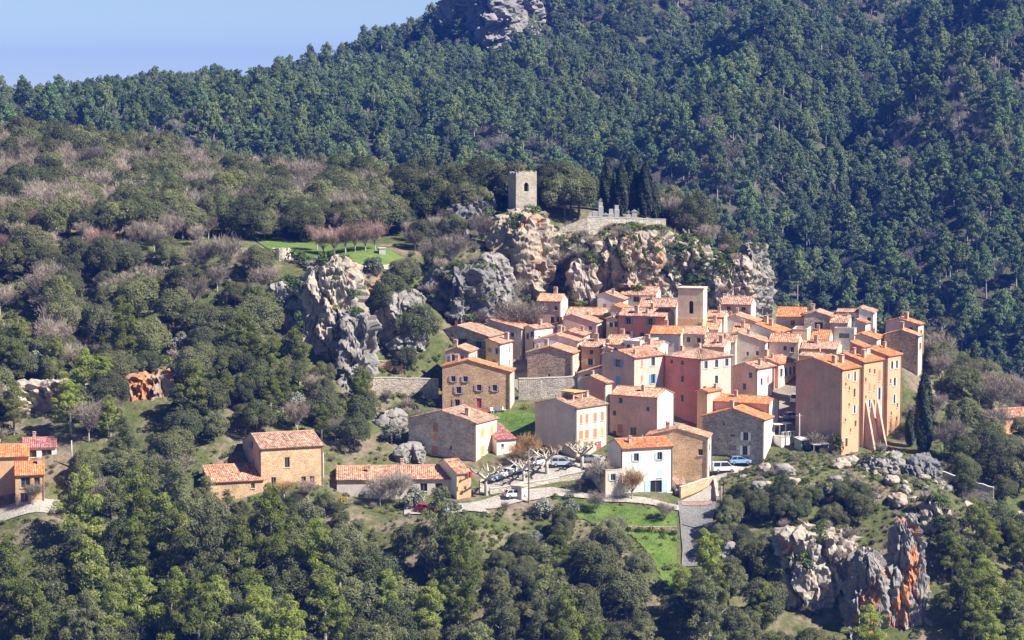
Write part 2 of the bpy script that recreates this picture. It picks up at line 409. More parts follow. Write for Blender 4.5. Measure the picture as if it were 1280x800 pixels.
def hfar(x, y):
    x = np.asarray(x); y = np.asarray(y)
    r = 22 * fbm(np.stack([x / 900, y / 900, 0 * x], 1), 4, 91)
    return -60 + np.clip((y - 2000) / 1600, 0, 1) * (128 + r) - np.clip((y - 3800) / 1500, 0, 1) * 60
far_hills = grid_terrain('hills', -3600, 3600, 1700, 5600, 90, hfar, mountain.data.materials[0])
tag(far_hills, 'faint far hills on the horizon beyond the mountain', 'hills', kind='structure')
# one base sheet far below, out to the horizon
base = MB(); base.poly([(-4000, -1000, -90), (4000, -1000, -90), (4000, 6000, -90), (-4000, 6000, -90)])
tag(base.build('ground', M_GROUND), 'wide valley floor reaching to the horizon', 'ground', kind='structure')

# ------------------------------------------------------------------ draped sheets: lawns, roads, terraces
SHEETS = []         # world polygons kept free of trees
def smooth_line(pts, n):
    pts = np.array(pts, float); d = np.concatenate([[0], np.cumsum(np.linalg.norm(np.diff(pts, axis=0), axis=1))])
    t = np.linspace(0, d[-1], n); return np.stack([np.interp(t, d, pts[:, k]) for k in range(pts.shape[1])], 1)
def sheet(name, A, B, mat, label, lift=0.16, na=40, nb=14, cat=None, kind='structure', keep=True, jit=0.0):
    """Ground sheet between two polylines given in photo pixels plus depth."""
    a = smooth_line([(at(*p).x, at(*p).y) for p in A], na); b = smooth_line([(at(*p).x, at(*p).y) for p in B], na)
    if keep: SHEETS.append(np.concatenate([a, b[::-1]]))
    t = np.linspace(0, 1, nb)[None, :, None]
    P = a[:, None] * (1 - t) + b[:, None] * t
    if jit:
        e = rng.normal(0, jit, (na, 2, 2)); P[:, 0] += e[:, 0]; P[:, -1] += e[:, 1]
    X = P.reshape(-1, 2); Z = hz(X[:, 0], X[:, 1]) + lift
    V = np.concatenate([X, Z[:, None]], 1)
    i = (np.arange(na - 1)[:, None] * nb + np.arange(nb - 1)[None]).ravel()
    Fc = np.stack([i, i + 1, i + nb + 1, i + nb], 1)
    e1 = V[Fc[0, 1]] - V[Fc[0, 0]]; e2 = V[Fc[0, 3]] - V[Fc[0, 0]]
    if np.cross(e1, e2)[2] < 0: Fc = Fc[:, ::-1].copy()
    o = link(name, np_mesh(name, V, Fc, [mat], True)); tag(o, label, cat or name.replace('_', ' '), kind=kind)
    return o
def grass_mat(name, a, b_, c):
    m, nt, b = new_mat(name); obj = coords(nt)
    n1 = noise(nt, 0.35, 5, obj, 0.7); n2 = noise(nt, 3.0, 5, obj, 0.7)
    r = ramp(nt, n1.outputs[0], [(0.32, a), (0.5, b_), (0.72, c)])
    f = ramp(nt, n2.outputs[0], [(0.3, 0.6), (0.7, 1.25)])
    nt.links.new(mixc(nt, 1.0, r.outputs[0], f.outputs[0], 'MULTIPLY'), b.inputs['Base Color']); b.inputs['Roughness'].default_value = 0.9
    bump(nt, n2.outputs[0], 1.0, 0.3, b); return m
M_LAWN = grass_mat('lawn_grass', (0.065, 0.105, 0.02), (0.105, 0.175, 0.028), (0.165, 0.205, 0.055))
M_MEADOW = grass_mat('meadow_grass', (0.09, 0.14, 0.03), (0.13, 0.20, 0.04), (0.18, 0.22, 0.07))
M_DRY = grass_mat('dry_grass', (0.10, 0.10, 0.035), (0.14, 0.16, 0.05), (0.22, 0.19, 0.10))
M_ASPHALT = grass_mat('asphalt', (0.17, 0.17, 0.165), (0.21, 0.205, 0.20), (0.26, 0.25, 0.24))
M_PALE = grass_mat('pale_gravel', (0.34, 0.31, 0.26), (0.42, 0.38, 0.33), (0.5, 0.46, 0.4))
M_RED = plain('red_paint', (0.5, 0.16, 0.14)); M_WHITEPAINT = plain('white_paint', (0.75, 0.74, 0.7))
sheet('lawn', [(600, 515, 466), (650, 514, 466), (700, 536, 460)], [(612, 562, 452), (650, 566, 451), (705, 560, 452)], M_LAWN, 'bright green lawn sloping below the house with violet shutters')
sheet('grass_bank', [(700, 630, 431), (760, 626, 431), (800, 630, 430), (846, 634, 431)], [(725, 650, 426), (790, 668, 422), (815, 700, 415), (846, 752, 406)], M_LAWN, 'bright green grass bank below the white house with blue shutters', jit=0.3)
sheet('meadow', [(318, 304, 529), (380, 303, 530), (460, 306, 524), (505, 318, 512)], [(345, 318, 510), (390, 328, 502), (440, 347, 497), (470, 338, 503)], M_MEADOW, 'green meadow on the plateau above the left cliff')
sheet('meadow_path', [(445, 342, 499), (480, 330, 506), (512, 320, 512)], [(452, 345, 498), (486, 333, 505), (516, 322, 511)], M_PALE, 'pale gravel path at the edge of the plateau meadow', lift=0.3, nb=4)
sheet('field', [(-40, 312, 522), (100, 308, 522), (318, 305, 527)], [(-40, 325, 506), (100, 322, 505), (340, 320, 506)], M_DRY, 'narrow grass field along the upper left hillside', cat='field', keep=False)
sheet('road', [(847, 624, 434.6), (850, 650, 428), (853, 685, 419), (852, 705, 415)], [(896, 624, 434.6), (892, 650, 428), (887, 685, 419), (884, 705, 415)], M_ASPHALT, 'asphalt road coming uphill past the white house', lift=0.25)
sheet('village_street', [(846, 626, 434), (893, 603, 440), (893, 592, 447), (905, 583, 450)], [(897, 626, 434), (898, 606, 440), (912, 594, 446), (940, 584, 450)], M_PALE, 'pale village street rising past the stone house', lift=0.22, cat='street')
sheet('car_park', [(600, 600, 441), (650, 592, 445), (700, 585, 448), (756, 580, 449)], [(600, 618, 434), (650, 606, 437), (710, 600, 439), (758, 592, 441)], M_PALE, 'pale car park terrace under the plane trees', lift=0.22, cat='car park')
sheet('lower_car_park', [(505, 628, 430), (560, 628, 430), (600, 632, 430)], [(505, 646, 424.5), (560, 648, 424), (612, 645, 425)], M_PALE, 'small lower parking place in front of the long building', lift=0.22, cat='car park')
sheet('lane', [(575, 634, 429), (600, 630, 431), (640, 618, 435), (690, 616, 436), (756, 624, 433), (848, 628, 433)], [(600, 640, 427), (620, 640, 428), (650, 628, 431), (690, 624, 433), (756, 628, 431.5), (850, 634, 431)], M_PALE, 'pale lane running below the parking terrace wall', lift=0.24, nb=6)
M_PAVE = grass_mat('village_paving', (0.20, 0.17, 0.135), (0.27, 0.23, 0.185), (0.33, 0.29, 0.235))
sheet('village_paving', [(640, 480, 483), (640, 440, 498), (690, 420, 508), (780, 396, 518), (900, 394, 521), (1010, 412, 509), (1090, 420, 503), (1140, 438, 494)], [(652, 498, 476), (700, 497, 476), (745, 545, 456), (800, 548, 457), (880, 545, 459), (985, 548, 456), (1005, 520, 463), (1100, 470, 482)], M_PAVE, 'stony village ground between the houses', lift=.2, na=60, nb=40, cat='paving')
sheet('hillock_grass', [(905, 600, 442), (960, 576, 448), (1010, 574, 446), (1060, 574, 443)], [(905, 630, 431), (960, 632, 427), (1010, 618, 429), (1062, 596, 434)], M_DRY, 'olive grass on top of the rocky hillock', cat='grass', jit=0.5, keep=False)
sheet('east_lawn', [(1175, 562, 460), (1225, 560, 462)], [(1180, 582, 452), (1220, 580, 453)], M_LAWN, 'small bright lawn beside the dark cypress', cat='lawn')
sheet('east_track', [(1205, 628, 434), (1290, 622, 442)], [(1210, 640, 431), (1290, 634, 438)], M_PALE, 'pale dirt track at the right edge below the long wall', cat='track')
sheet('house_drive', [(-30, 628, 423), (30, 630, 421), (75, 626, 423)], [(-30, 640, 417), (30, 640, 417), (70, 636, 418)], M_PALE, 'pale driveway in front of the orange house at the left edge', cat='driveway')
# faded reddish crossing on the road
M_FADED = grass_mat('faded_red_paint', (0.30, 0.17, 0.15), (0.38, 0.24, 0.21), (0.44, 0.33, 0.3))
sheet('road_marking', [(852, 626, 434.1), (890, 625, 434.3)], [(852, 630, 433), (890, 629.5, 433.1)], M_FADED, 'faded reddish painted strip across the road by the white house', lift=0.34, na=10, nb=4, cat='marking', keep=False)
# ------------------------------------------------------------------ rocks
_ico = {}
def ico(sub):
    if sub not in _ico:
        bm = bmesh.new(); bmesh.ops.create_icosphere(bm, subdivisions=sub, radius=1.0)
        V = np.array([v.co[:] for v in bm.verts]); Fc = np.array([[v.index for v in f.verts] for f in bm.faces]); bm.free()
        _ico[sub] = (V, Fc)
    return _ico[sub]
ROCK_SPOTS = []      # ledges where shrubs may root: (x, y, z)
def rock(name, label, x0, x1, y0, y1, D, depth, mat, seed, sub=5, n=5.0, sink=0.22, rough=1.0, colw=3.2, rz=0.0, taper=0.0, group=None, lean=0.0, ledges=0, cat='rock', grown=0):
    c = at((x0 + x1) / 2, (y0 + y1) / 2, D); k = D / F
    w = (x1 - x0) * k / 2; h = (y1 - y0) * k; hh = h * (1 + sink) / 2
    V, Fc = ico(sub); d = V
    s = (np.abs(d) ** n).sum(1) ** (-1.0 / n); P = d * s[:, None]
    tz = (P[:, 2] + 1) / 2
    wx = w * (1 - taper * tz); wy = depth / 2 * (1 - taper * tz)
    Q = np.stack([P[:, 0] * wx + lean * h * tz, P[:, 1] * wy, P[:, 2] * hh], 1)
    nrm = np.stack([P[:, 0] ** 3 / w, P[:, 1] ** 3 / (depth / 2), P[:, 2] ** 3 / hh], 1); nrm /= np.linalg.norm(nrm, axis=1)[:, None] + 1e-9
    S = Q + np.array([seed * 13.7, seed * 7.1, seed * 3.3])
    wob = np.stack([fbm(S / 4.0, 3, 5), fbm(S / 4.0, 3, 6), fbm(S / 4.0, 3, 8)], 1) * 0.25
    m = min(w, depth / 2, hh)
    big = fbm(S / np.array([m, m, m * 2.0]), 3, 9) * 0.16 * m
    rot_ = np.array([[.88, .42, .2], [-.45, .88, -.12], [-.22, .02, .97]]); S2 = S @ rot_.T          # bedding dips a little
    f1, f2, cv, t1 = worley(S2 / np.array([colw, colw, colw * 1.9]) + wob * .5, 3, True)            # columns
    g1, g2, gv, t2 = worley(S2 / np.array([colw * .5, colw * .5, colw * .42]) + wob * .7, 11, True)        # broken blocks
    k1, k2, kv, t3 = worley(S2 / np.array([colw * .2, colw * .2, colw * .16]) + wob, 23, True)
    l1, l2, lv, t0 = worley(S2 / np.array([colw * 2.1, colw * 2.1, colw * 5]) + wob * .5, 31, True)     # the few deep clefts
    cleft = np.clip((l2 - l1) / 0.07, 0, 1) - 1
    disp = big + rough * (cleft * 1.1 + (lv - .5) * 2.2 + (cv - 0.5) * 1.5 + t1 * 1.3 + (gv - 0.5) * 0.7 + t2 * 0.75 + (kv - .5) * .22 + t3 * .16) * min(1.0, m / 3.0) * colw / 3.0
    nrm[:, 2] *= 0.55
    Q = Q + nrm * disp[:, None]
    cz, sz = math.cos(rz), math.sin(rz)
    Q = np.stack([Q[:, 0] * cz - Q[:, 1] * sz, Q[:, 0] * sz + Q[:, 1] * cz, Q[:, 2]], 1)
    me = np_mesh(name, Q, Fc, [mat], False)
    o = link(name, me, None, (c.x, c.y + depth * 0.25, c.z - h * sink / 2)); tag(o, label, cat, group)
    if ledges:
        nb = np.zeros((len(Fc), 3)); me.polygons.foreach_get('normal', nb.reshape(-1)) if False else None
        a = Q[Fc]; fn = np.cross(a[:, 1] - a[:, 0], a[:, 2] - a[:, 0]); fn /= np.linalg.norm(fn, axis=1)[:, None] + 1e-9
        ok = np.where((fn[:, 2] > 0.3) & (a[:, :, 1].mean(1) < depth * 0.3))[0]
        if len(ok):
            for i in rng.choice(ok, min(ledges, len(ok)), replace=False):
                p = a[i].mean(0); ROCK_SPOTS.append((p[0] + o.location.x, p[1] + o.location.y, p[2] + o.location.z))
    if grown:           # bushes rooted all over the face
        a = Q[Fc].mean(1); fr = np.where((a[:, 1] < depth * .2) & (a[:, 2] > -hh * .75))[0]
        cl = fbm((a[fr] + seed) / 3.5, 2, 77); fr = fr[cl > np.quantile(cl, .45)]
        for i in rng.choice(fr, min(grown, len(fr)), replace=False): ROCK_SPOTS.append((a[i][0] + o.location.x, a[i][1] + o.location.y, a[i][2] + o.location.z - .3))
    return o
OR = (0.46, 0.20, 0.07)
RK_GREY = rockmat('grey_limestone', (0.28, 0.262, 0.232), OR, 0.66, 0.74)
RK_PALE = rockmat('pale_limestone', (0.40, 0.35, 0.285), OR, 0.57, 0.68)
RK_ORANGE = rockmat('orange_limestone', (0.40, 0.335, 0.26), OR, 0.55, 0.66)
RK_RUST = rockmat('rusty_limestone', (0.35, 0.265, 0.19), (0.48, 0.19, 0.065), 0.42, 0.54)
RK_STAIN = rockmat('stained_limestone', (0.275, 0.257, 0.236), (0.55, 0.21, 0.055), 0.55, 0.61)
RK_DARK = rockmat('dark_limestone', (0.185, 0.18, 0.172), OR, 0.68, 0.76)
CL = 'limestone cliffs left of the village'; CT = 'limestone cliffs below the tower and cemetery'; CF = 'rocks of the hillock on the right'
# left cliff
rock('cliff_rock', 'grey cliff buttress at the left end of the left cliff', 336, 398, 352, 462, 480, 12, RK_GREY, 1, 6, group=CL, ledges=21, grown=41)
rock('cliff_rock', 'tall pale and orange middle buttress of the left cliff', 376, 450, 326, 482, 478, 14, RK_PALE, 2, 6, group=CL, ledges=24, grown=31)
rock('cliff_rock', 'long grey rib at the right end of the left cliff reaching down to the trees', 418, 474, 392, 540, 470, 12, RK_GREY, 3, 6, group=CL, taper=0.35, ledges=12)
rock('cliff_rock', 'orange hollowed cliff set back between the left cliff and the dark pinnacle', 442, 498, 352, 425, 494, 10, RK_RUST, 4, 5, group=CL, ledges=15, grown=31)
rock('rock_pinnacle', 'rounded dark rock pinnacle standing alone above the left terraces', 481, 531, 363, 462, 486, 9, RK_GREY, 5, 6, rz=R_(-45), n=2.8, group=CL, rough=0.8)
rock('rock_pinnacle', 'broad dark rock block with a lit right edge above the stone farmhouse', 540, 606, 336, 425, 498, 11, RK_DARK, 6, 6, rz=R_(-45), group=CL, ledges=12, grown=36)
rock('rock_pinnacle', 'smooth grey rock slab leaning beside the tower rock', 598, 642, 318, 404, 508, 10, RK_GREY, 7, 6, rz=R_(-20), n=2.6, group=CL, rough=0.6, lean=-0.05)
rock('rock_pinnacle', 'arched dark rock under the oaks left of the tower', 562, 622, 246, 312, 536, 10, RK_DARK, 8, 5, rz=R_(-45), n=2.6, group=CT, ledges=15, grown=26)
rock('cliff_rock', 'big rock with orange hollow carrying the square tower', 616, 691, 268, 385, 522, 14, RK_ORANGE, 9, 6, rz=R_(-28), n=3.8, group=CT, ledges=12, taper=0.08, grown=20)
rock('cliff_rock', 'pale rock rib right of the tower rock', 716, 746, 318, 404, 517, 10, RK_PALE, 10, 5, group=CT, ledges=12, grown=36)
rock('cliff_rock', 'orange and pale cliff under the cemetery wall', 738, 838, 291, 404, 523, 18, RK_ORANGE, 11, 6, group=CT, ledges=54, grown=182)
rock('cliff_rock', 'overgrown pale cliff right of the cemetery', 825, 892, 300, 404, 524, 17, RK_PALE, 12, 6, group=CT, ledges=42, grown=156)
rock('cliff_rock', 'fractured grey cliff columns behind the bell tower', 880, 942, 318, 412, 523, 14, RK_PALE, 13, 6, group=CT, ledges=24, colw=2.0, grown=57)
rock('rock_pinnacle', 'tall grey pillar at the right end of the upper cliff', 926, 957, 305, 414, 523, 9, RK_GREY, 14, 6, rz=R_(-30), group=CT, ledges=6)
rock('cliff_rock', 'low cliff between the tower rock and the cemetery wall', 676, 745, 296, 350, 527, 12, RK_PALE, 15, 5, group=CT, ledges=24, grown=104)
# left outcrops among the trees
rock('rock_outcrop', 'bright orange rock outcrop among the trees on the left slope', 160, 216, 470, 552, 452, 8, RK_RUST, 20, 5, group='outcrops on the left slope')
rock('rock_outcrop', 'long pale rock outcrop among the trees at the far left', 8, 118, 478, 524, 450, 8, RK_PALE, 21, 5, group='outcrops on the left slope')
rock('rock_outcrop', 'pale boulder beside the stone house with brown shutters', 492, 532, 556, 590, 447, 6, RK_GREY, 22, 5, n=2.4, group='outcrops on the left slope', rough=0.6)
rock('rock_outcrop', 'small pale rock beneath the grey rib of the left cliff', 470, 505, 515, 548, 460, 6, RK_GREY, 23, 5, n=2.6, group='outcrops on the left slope', rough=0.6)
# hillock
rock('rock_pillar', 'tall rock pillar with orange stains in front of the hillock', 1100, 1168, 640, 860, 404, 9, RK_STAIN, 31, 6, n=3.0, group=CF, taper=0.22, ledges=6, colw=2.0)
rock('rock_pillar', 'grey rock pillar with orange foot left of the tall stained pillar', 1056, 1112, 690, 860, 402, 9, RK_STAIN, 32, 6, n=3.0, group=CF, taper=0.1, colw=1.8)
rock('cliff_rock', 'pale cliff face on the front of the hillock', 972, 1076, 662, 800, 409, 11, RK_PALE, 33, 6, group=CF, ledges=18, grown=31)
rock('rock_outcrop', 'tilted grey crag below the terracotta house', 1074, 1132, 566, 616, 438, 7, RK_GREY, 34, 5, n=2.6, group=CF, ledges=9, colw=1.6)
rock('rock_outcrop', 'dark crag next to the long stone wall', 1128, 1182, 572, 618, 437, 6, RK_DARK, 35, 5, n=2.6, group=CF, colw=1.6)
rock('rock_outcrop', 'pale ledge in the middle of the hillock', 1010, 1078, 604, 640, 430, 6, RK_GREY, 36, 5, n=2.6, group=CF, ledges=12, colw=1.6)
rock('rock_outcrop', 'grey boulder cluster above the stained pillar', 1066, 1104, 612, 652, 428, 6, RK_GREY, 37, 5, n=2.4, group=CF, colw=1.4)
rock('rock_outcrop', 'pale scree covered rib right of the stained pillar', 1150, 1196, 628, 720, 420, 8, RK_PALE, 38, 5, n=2.6, group=CF, ledges=15, taper=0.2, grown=41)
rock('rock_outcrop', 'small grey rock by the road trees', 898, 936, 680, 716, 414, 5, RK_GREY, 39, 5, n=2.4, group=CF, rough=0.6)
# summit cliffs of the mountain
rock('summit_cliff', 'pale cliff on the mountain summit against the sky', 560, 600, -14, 28, 1212, 34, RK_GREY, 50, 5, rz=R_(-35), group='cliffs on the mountain', colw=9, rough=1.0)
rock('summit_cliff', 'larger pale cliff right of the summit cliff', 597, 656, -30, 44, 1205, 45, RK_GREY, 51, 6, rz=R_(-35), group='cliffs on the mountain', colw=10, rough=1.0)
# loose boulders strewn over the hillock
bl = []
for k in range(64):
    V, Fc = ico(3); px = random.uniform(925, 1190); py = random.uniform(585, 672)
    D = 445 - (py - 575) * 0.22; p = at(px, py, D); s = random.choice((.35, .5, .7, 1.0, 1.4)) * random.uniform(.8, 1.2)
    S = V + k * 5.1; f1, f2, cv = worley(S * 1.1, 4)
    Q = V * (np.array([1.3, 1.0, 0.8]) * s) * (1 + 0.3 * fbm(S * 1.2, 3, 4) + (cv - 0.5) * 0.3)[:, None]
    x, y = p.x, p.y
    o = link('boulder', np_mesh('boulder', Q, Fc, [random.choice([RK_GREY, RK_PALE])]), None, (x, y, hz1(x, y) + 0.25 * s), (0, 0, random.uniform(0, 6)))
    bl.append((px, o))
# ------------------------------------------------------------------ houses
W = {
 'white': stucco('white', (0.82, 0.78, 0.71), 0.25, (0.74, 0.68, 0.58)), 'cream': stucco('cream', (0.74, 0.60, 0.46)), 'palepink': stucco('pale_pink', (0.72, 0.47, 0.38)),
 'pink': stucco('pink', (0.68, 0.44, 0.35)), 'redpink': stucco('red_pink', (0.68, 0.26, 0.20), .4, (0.64, 0.34, 0.27)), 'orange': stucco('orange', (0.72, 0.42, 0.22)),
 'ochre': stucco('ochre', (0.74, 0.54, 0.29)), 'beige': stucco('beige', (0.70, 0.51, 0.39)), 'grey': stucco('grey', (0.65, 0.56, 0.48)),
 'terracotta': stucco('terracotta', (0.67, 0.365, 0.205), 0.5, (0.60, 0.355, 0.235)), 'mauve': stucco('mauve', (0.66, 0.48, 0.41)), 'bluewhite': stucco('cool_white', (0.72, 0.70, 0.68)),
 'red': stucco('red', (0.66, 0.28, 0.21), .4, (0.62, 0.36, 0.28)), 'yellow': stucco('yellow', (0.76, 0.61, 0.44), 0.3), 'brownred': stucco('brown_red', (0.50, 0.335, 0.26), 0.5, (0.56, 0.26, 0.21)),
 'stone': stonework('grey_beige', (0.50, 0.425, 0.335), (0.54, 0.47, 0.38)), 'stonebrown': stonework('brown', (0.47, 0.335, 0.24), (0.5, 0.39, 0.3)),
 'stonewarm': stonework('warm', (0.68, 0.43, 0.24), (0.70, 0.50, 0.32), 3.2, 0.22), 'stonedark': stonework('dark', (0.38, 0.335, 0.29), (0.43, 0.385, 0.335)),
 'stonepale': stonework('pale', (0.60, 0.53, 0.43), (0.62, 0.56, 0.47), 2.0, 0.3),
}
T = {
 'terra': tiles('terracotta', [(0.25, 0.105, 0.065), (0.45, 0.20, 0.115), (0.56, 0.285, 0.175), (0.68, 0.45, 0.32)]),
 'orange': tiles('fresh_orange', [(0.36, 0.11, 0.04), (0.54, 0.17, 0.06), (0.63, 0.225, 0.085), (0.68, 0.34, 0.18)], 0.4),
 'old': tiles('weathered', [(0.20, 0.105, 0.075), (0.38, 0.20, 0.135), (0.50, 0.29, 0.20), (0.62, 0.43, 0.32)], 0.6),
 'brown': tiles('brown', [(0.20, 0.115, 0.08), (0.34, 0.20, 0.135), (0.46, 0.29, 0.19), (0.56, 0.40, 0.28)], 0.6),
 'purple': tiles('dark_red', [(0.22, 0.08, 0.085), (0.32, 0.125, 0.125), (0.40, 0.17, 0.16), (0.5, 0.28, 0.26)], 0.3),
}
GLASS, _g, _b = new_mat('window_glass'); _b.inputs['Base Color'].default_value = (0.025, 0.03, 0.035, 1); _b.inputs['Roughness'].default_value = 0.08; _b.inputs['Specular IOR Level'].default_value = 0.5
SH = {'b': plain('blue_shutter', (0.14, 0.36, 0.66)), 'lb': plain('light_blue_shutter', (0.46, 0.60, 0.72)), 'v': plain('violet_shutter', (0.52, 0.36, 0.45)),
      'g': plain('green_shutter', (0.20, 0.30, 0.24)), 'w': plain('white_shutter', (0.72, 0.71, 0.68)), 'r': plain('russet_shutter', (0.46, 0.20, 0.12)),
      'o': plain('orange_shutter', (0.66, 0.36, 0.12)), 'p': plain('pinkred_door', (0.62, 0.10, 0.16)), 'k': plain('dark_wood', (0.07, 0.05, 0.04)), 'gr': plain('grey_door', (0.42, 0.42, 0.42))}
M_FRAME = plain('window_frame', (0.30, 0.25, 0.2)); M_SILL = plain('sill_stone', (0.55, 0.5, 0.43)); M_CHIM = stucco('chimney', (0.58, 0.40, 0.30)); M_RIDGE = tiles('ridge', [(0.5, 0.24, 0.14), (0.6, 0.32, 0.2), (0.66, 0.4, 0.28), (0.7, 0.5, 0.38)], 0.3)
M_PIPE = plain('pipe_zinc', (0.24, 0.19, 0.16), .5, .4)
_wm = {}
def wmesh(kind, w, h, mat):
    key = (kind, round(w, 2), round(h, 2), mat.name)
    if key in _wm: return _wm[key]
    mb = MB()
    if kind == 'frame':
        t = 0.09
        mb.box(-w/2, -w/2 + t, .10, .17, -h/2, h/2).box(w/2 - t, w/2, .10, .17, -h/2, h/2).box(-w/2 + t, w/2 - t, .10, .17, h/2 - t, h/2).box(-w/2 + t, w/2 - t, .10, .17, -h/2, -h/2 + t).box(-.03, .03, .105, .165, -h/2 + t, h/2 - t)
    elif kind == 'pane': mb.box(-w/2 + .01, w/2 - .01, .18, .2, -h/2 + .01, h/2 - .01)
    elif kind == 'shutter':       # hinge at x = 0, leaf runs to -w
        mb.box(-w, 0, -.07, -.02, -h/2, h/2).box(-w + .05, -.05, -.09, -.07, h*.12, h*.16).box(-w + .05, -.05, -.09, -.07, -h*.3, -h*.26)
    elif kind == 'sill': mb.box(-w/2 - .12, w/2 + .12, -.12, .1, -h/2 - .1, -h/2 - .003)
    elif kind == 'door':
        mb.box(-w/2 + .01, w/2 - .01, .1, .16, -h/2, h/2 - .01)
        for k in range(1, 4): mb.box(-w/2 + w*k/4 - .015, -w/2 + w*k/4 + .015, .085, .1, -h/2, h/2 - .02)
    elif kind == 'lintel': mb.box(-w/2 - .15, w/2 + .15, -.03, .1, h/2 + .003, h/2 + .2)
    _wm[key] = mb.mesh(kind, mat); return _wm[key]
def place_window(hs, O, dx, s, zc, w, h, style, out):
    M = Matrix.Identity(4); inward = Vector((0, 0, 1)).cross(dx)          # dx x up = outward, so up x dx = inward
    for r in range(3): M[r][0] = dx[r]; M[r][1] = inward[r]; M[r][2] = (0, 0, 1)[r]
    p = O + dx * s - inward * (0.22 if out else 0.0); M[0][3], M[1][3], M[2][3] = p.x, p.y, zc
    def put(name, me, par, off=None):
        o = bpy.data.objects.new(name, me); o.parent = par; COL.objects.link(o)
        if par is hs: o.matrix_local = M
        elif off is not None: o.matrix_local = off
        return o
    if style.startswith('d'):
        d = put('door', wmesh('door', w, h, SH[style[1:]]), hs); put('lintel', wmesh('lintel', w, h, M_SILL), d); return
    f = put('window', wmesh('frame', w, h, M_FRAME), hs); put('pane', wmesh('pane', w, h, GLASS), f, Matrix.Identity(4)); put('sill', wmesh('sill', w, h, M_SILL), f, Matrix.Identity(4))
    if style == 'n': return
    closed = style.startswith('c'); m = SH[style[1:] if closed else style]
    sm = wmesh('shutter', w / 2, h, m)
    ang = random.uniform(-0.25, 0.12)
    if closed:
        put('shutter', sm, f, Matrix.Translation((0, 0.08, 0))); put('shutter', sm, f, Matrix.Translation((w / 2, 0.08, 0)))
    else:
        put('shutter', sm, f, Matrix.Translation((-w / 2, 0, 0)))
        put('shutter', sm, f, Matrix.Translation((w, 0.0, 0)))
def facade(hs, name, O, dx, w, z0, z1, wins, mat, top=None):
    """Wall of width w from z0 to z1 with real openings, plus the gable polygon above."""
    V = []; Fc = []; up = Vector((0, 0, 1)); inward = up.cross(dx)
    def pt(s, z, d=0.0): return tuple(O + dx * s + inward * d + up * z)
    def q(*p):
        i = len(V); V.extend(p); Fc.append(tuple(range(i, i + len(p))))
    holes = []
    for (s, zc, ww, hh, st) in wins:
        if zc + hh / 2 < z1 - 0.05 and s - ww / 2 > 0.05 and s + ww / 2 < w - 0.05: holes.append((s - ww/2, s + ww/2, zc - hh/2, zc + hh/2))
    S = sorted({0.0, w} | {a for h in holes for a in h[:2]}); Z = sorted({z0, z1} | {a for h in holes for a in h[2:]})
    for a, b in zip(S[:-1], S[1:]):
        for c, d in zip(Z[:-1], Z[1:]):
            ms, mz = (a + b) / 2, (c + d) / 2
            if any(h[0] < ms < h[1] and h[2] < mz < h[3] for h in holes): continue
            q(pt(a, c), pt(b, c), pt(b, d), pt(a, d))
    t = 0.25
    for a, b, c, d in holes:
        q(pt(a, c), pt(a, c, t), pt(b, c, t), pt(b, c)); q(pt(a, d), pt(b, d), pt(b, d, t), pt(a, d, t))
        q(pt(a, c), pt(a, d), pt(a, d, t), pt(a, c, t)); q(pt(b, c), pt(b, c, t), pt(b, d, t), pt(b, d))
    if top: q(*[pt(s, z) for s, z in top])
    o = link(name, np_mesh(name, V, Fc, [mat]), hs)
    for (s, zc, ww, hh, st) in wins:
        hole = zc + hh / 2 < z1 - 0.05 and s - ww / 2 > 0.05 and s + ww / 2 < w - 0.05
        place_window(hs, O, dx, s, zc, ww, hh, st, not hole)
    return o
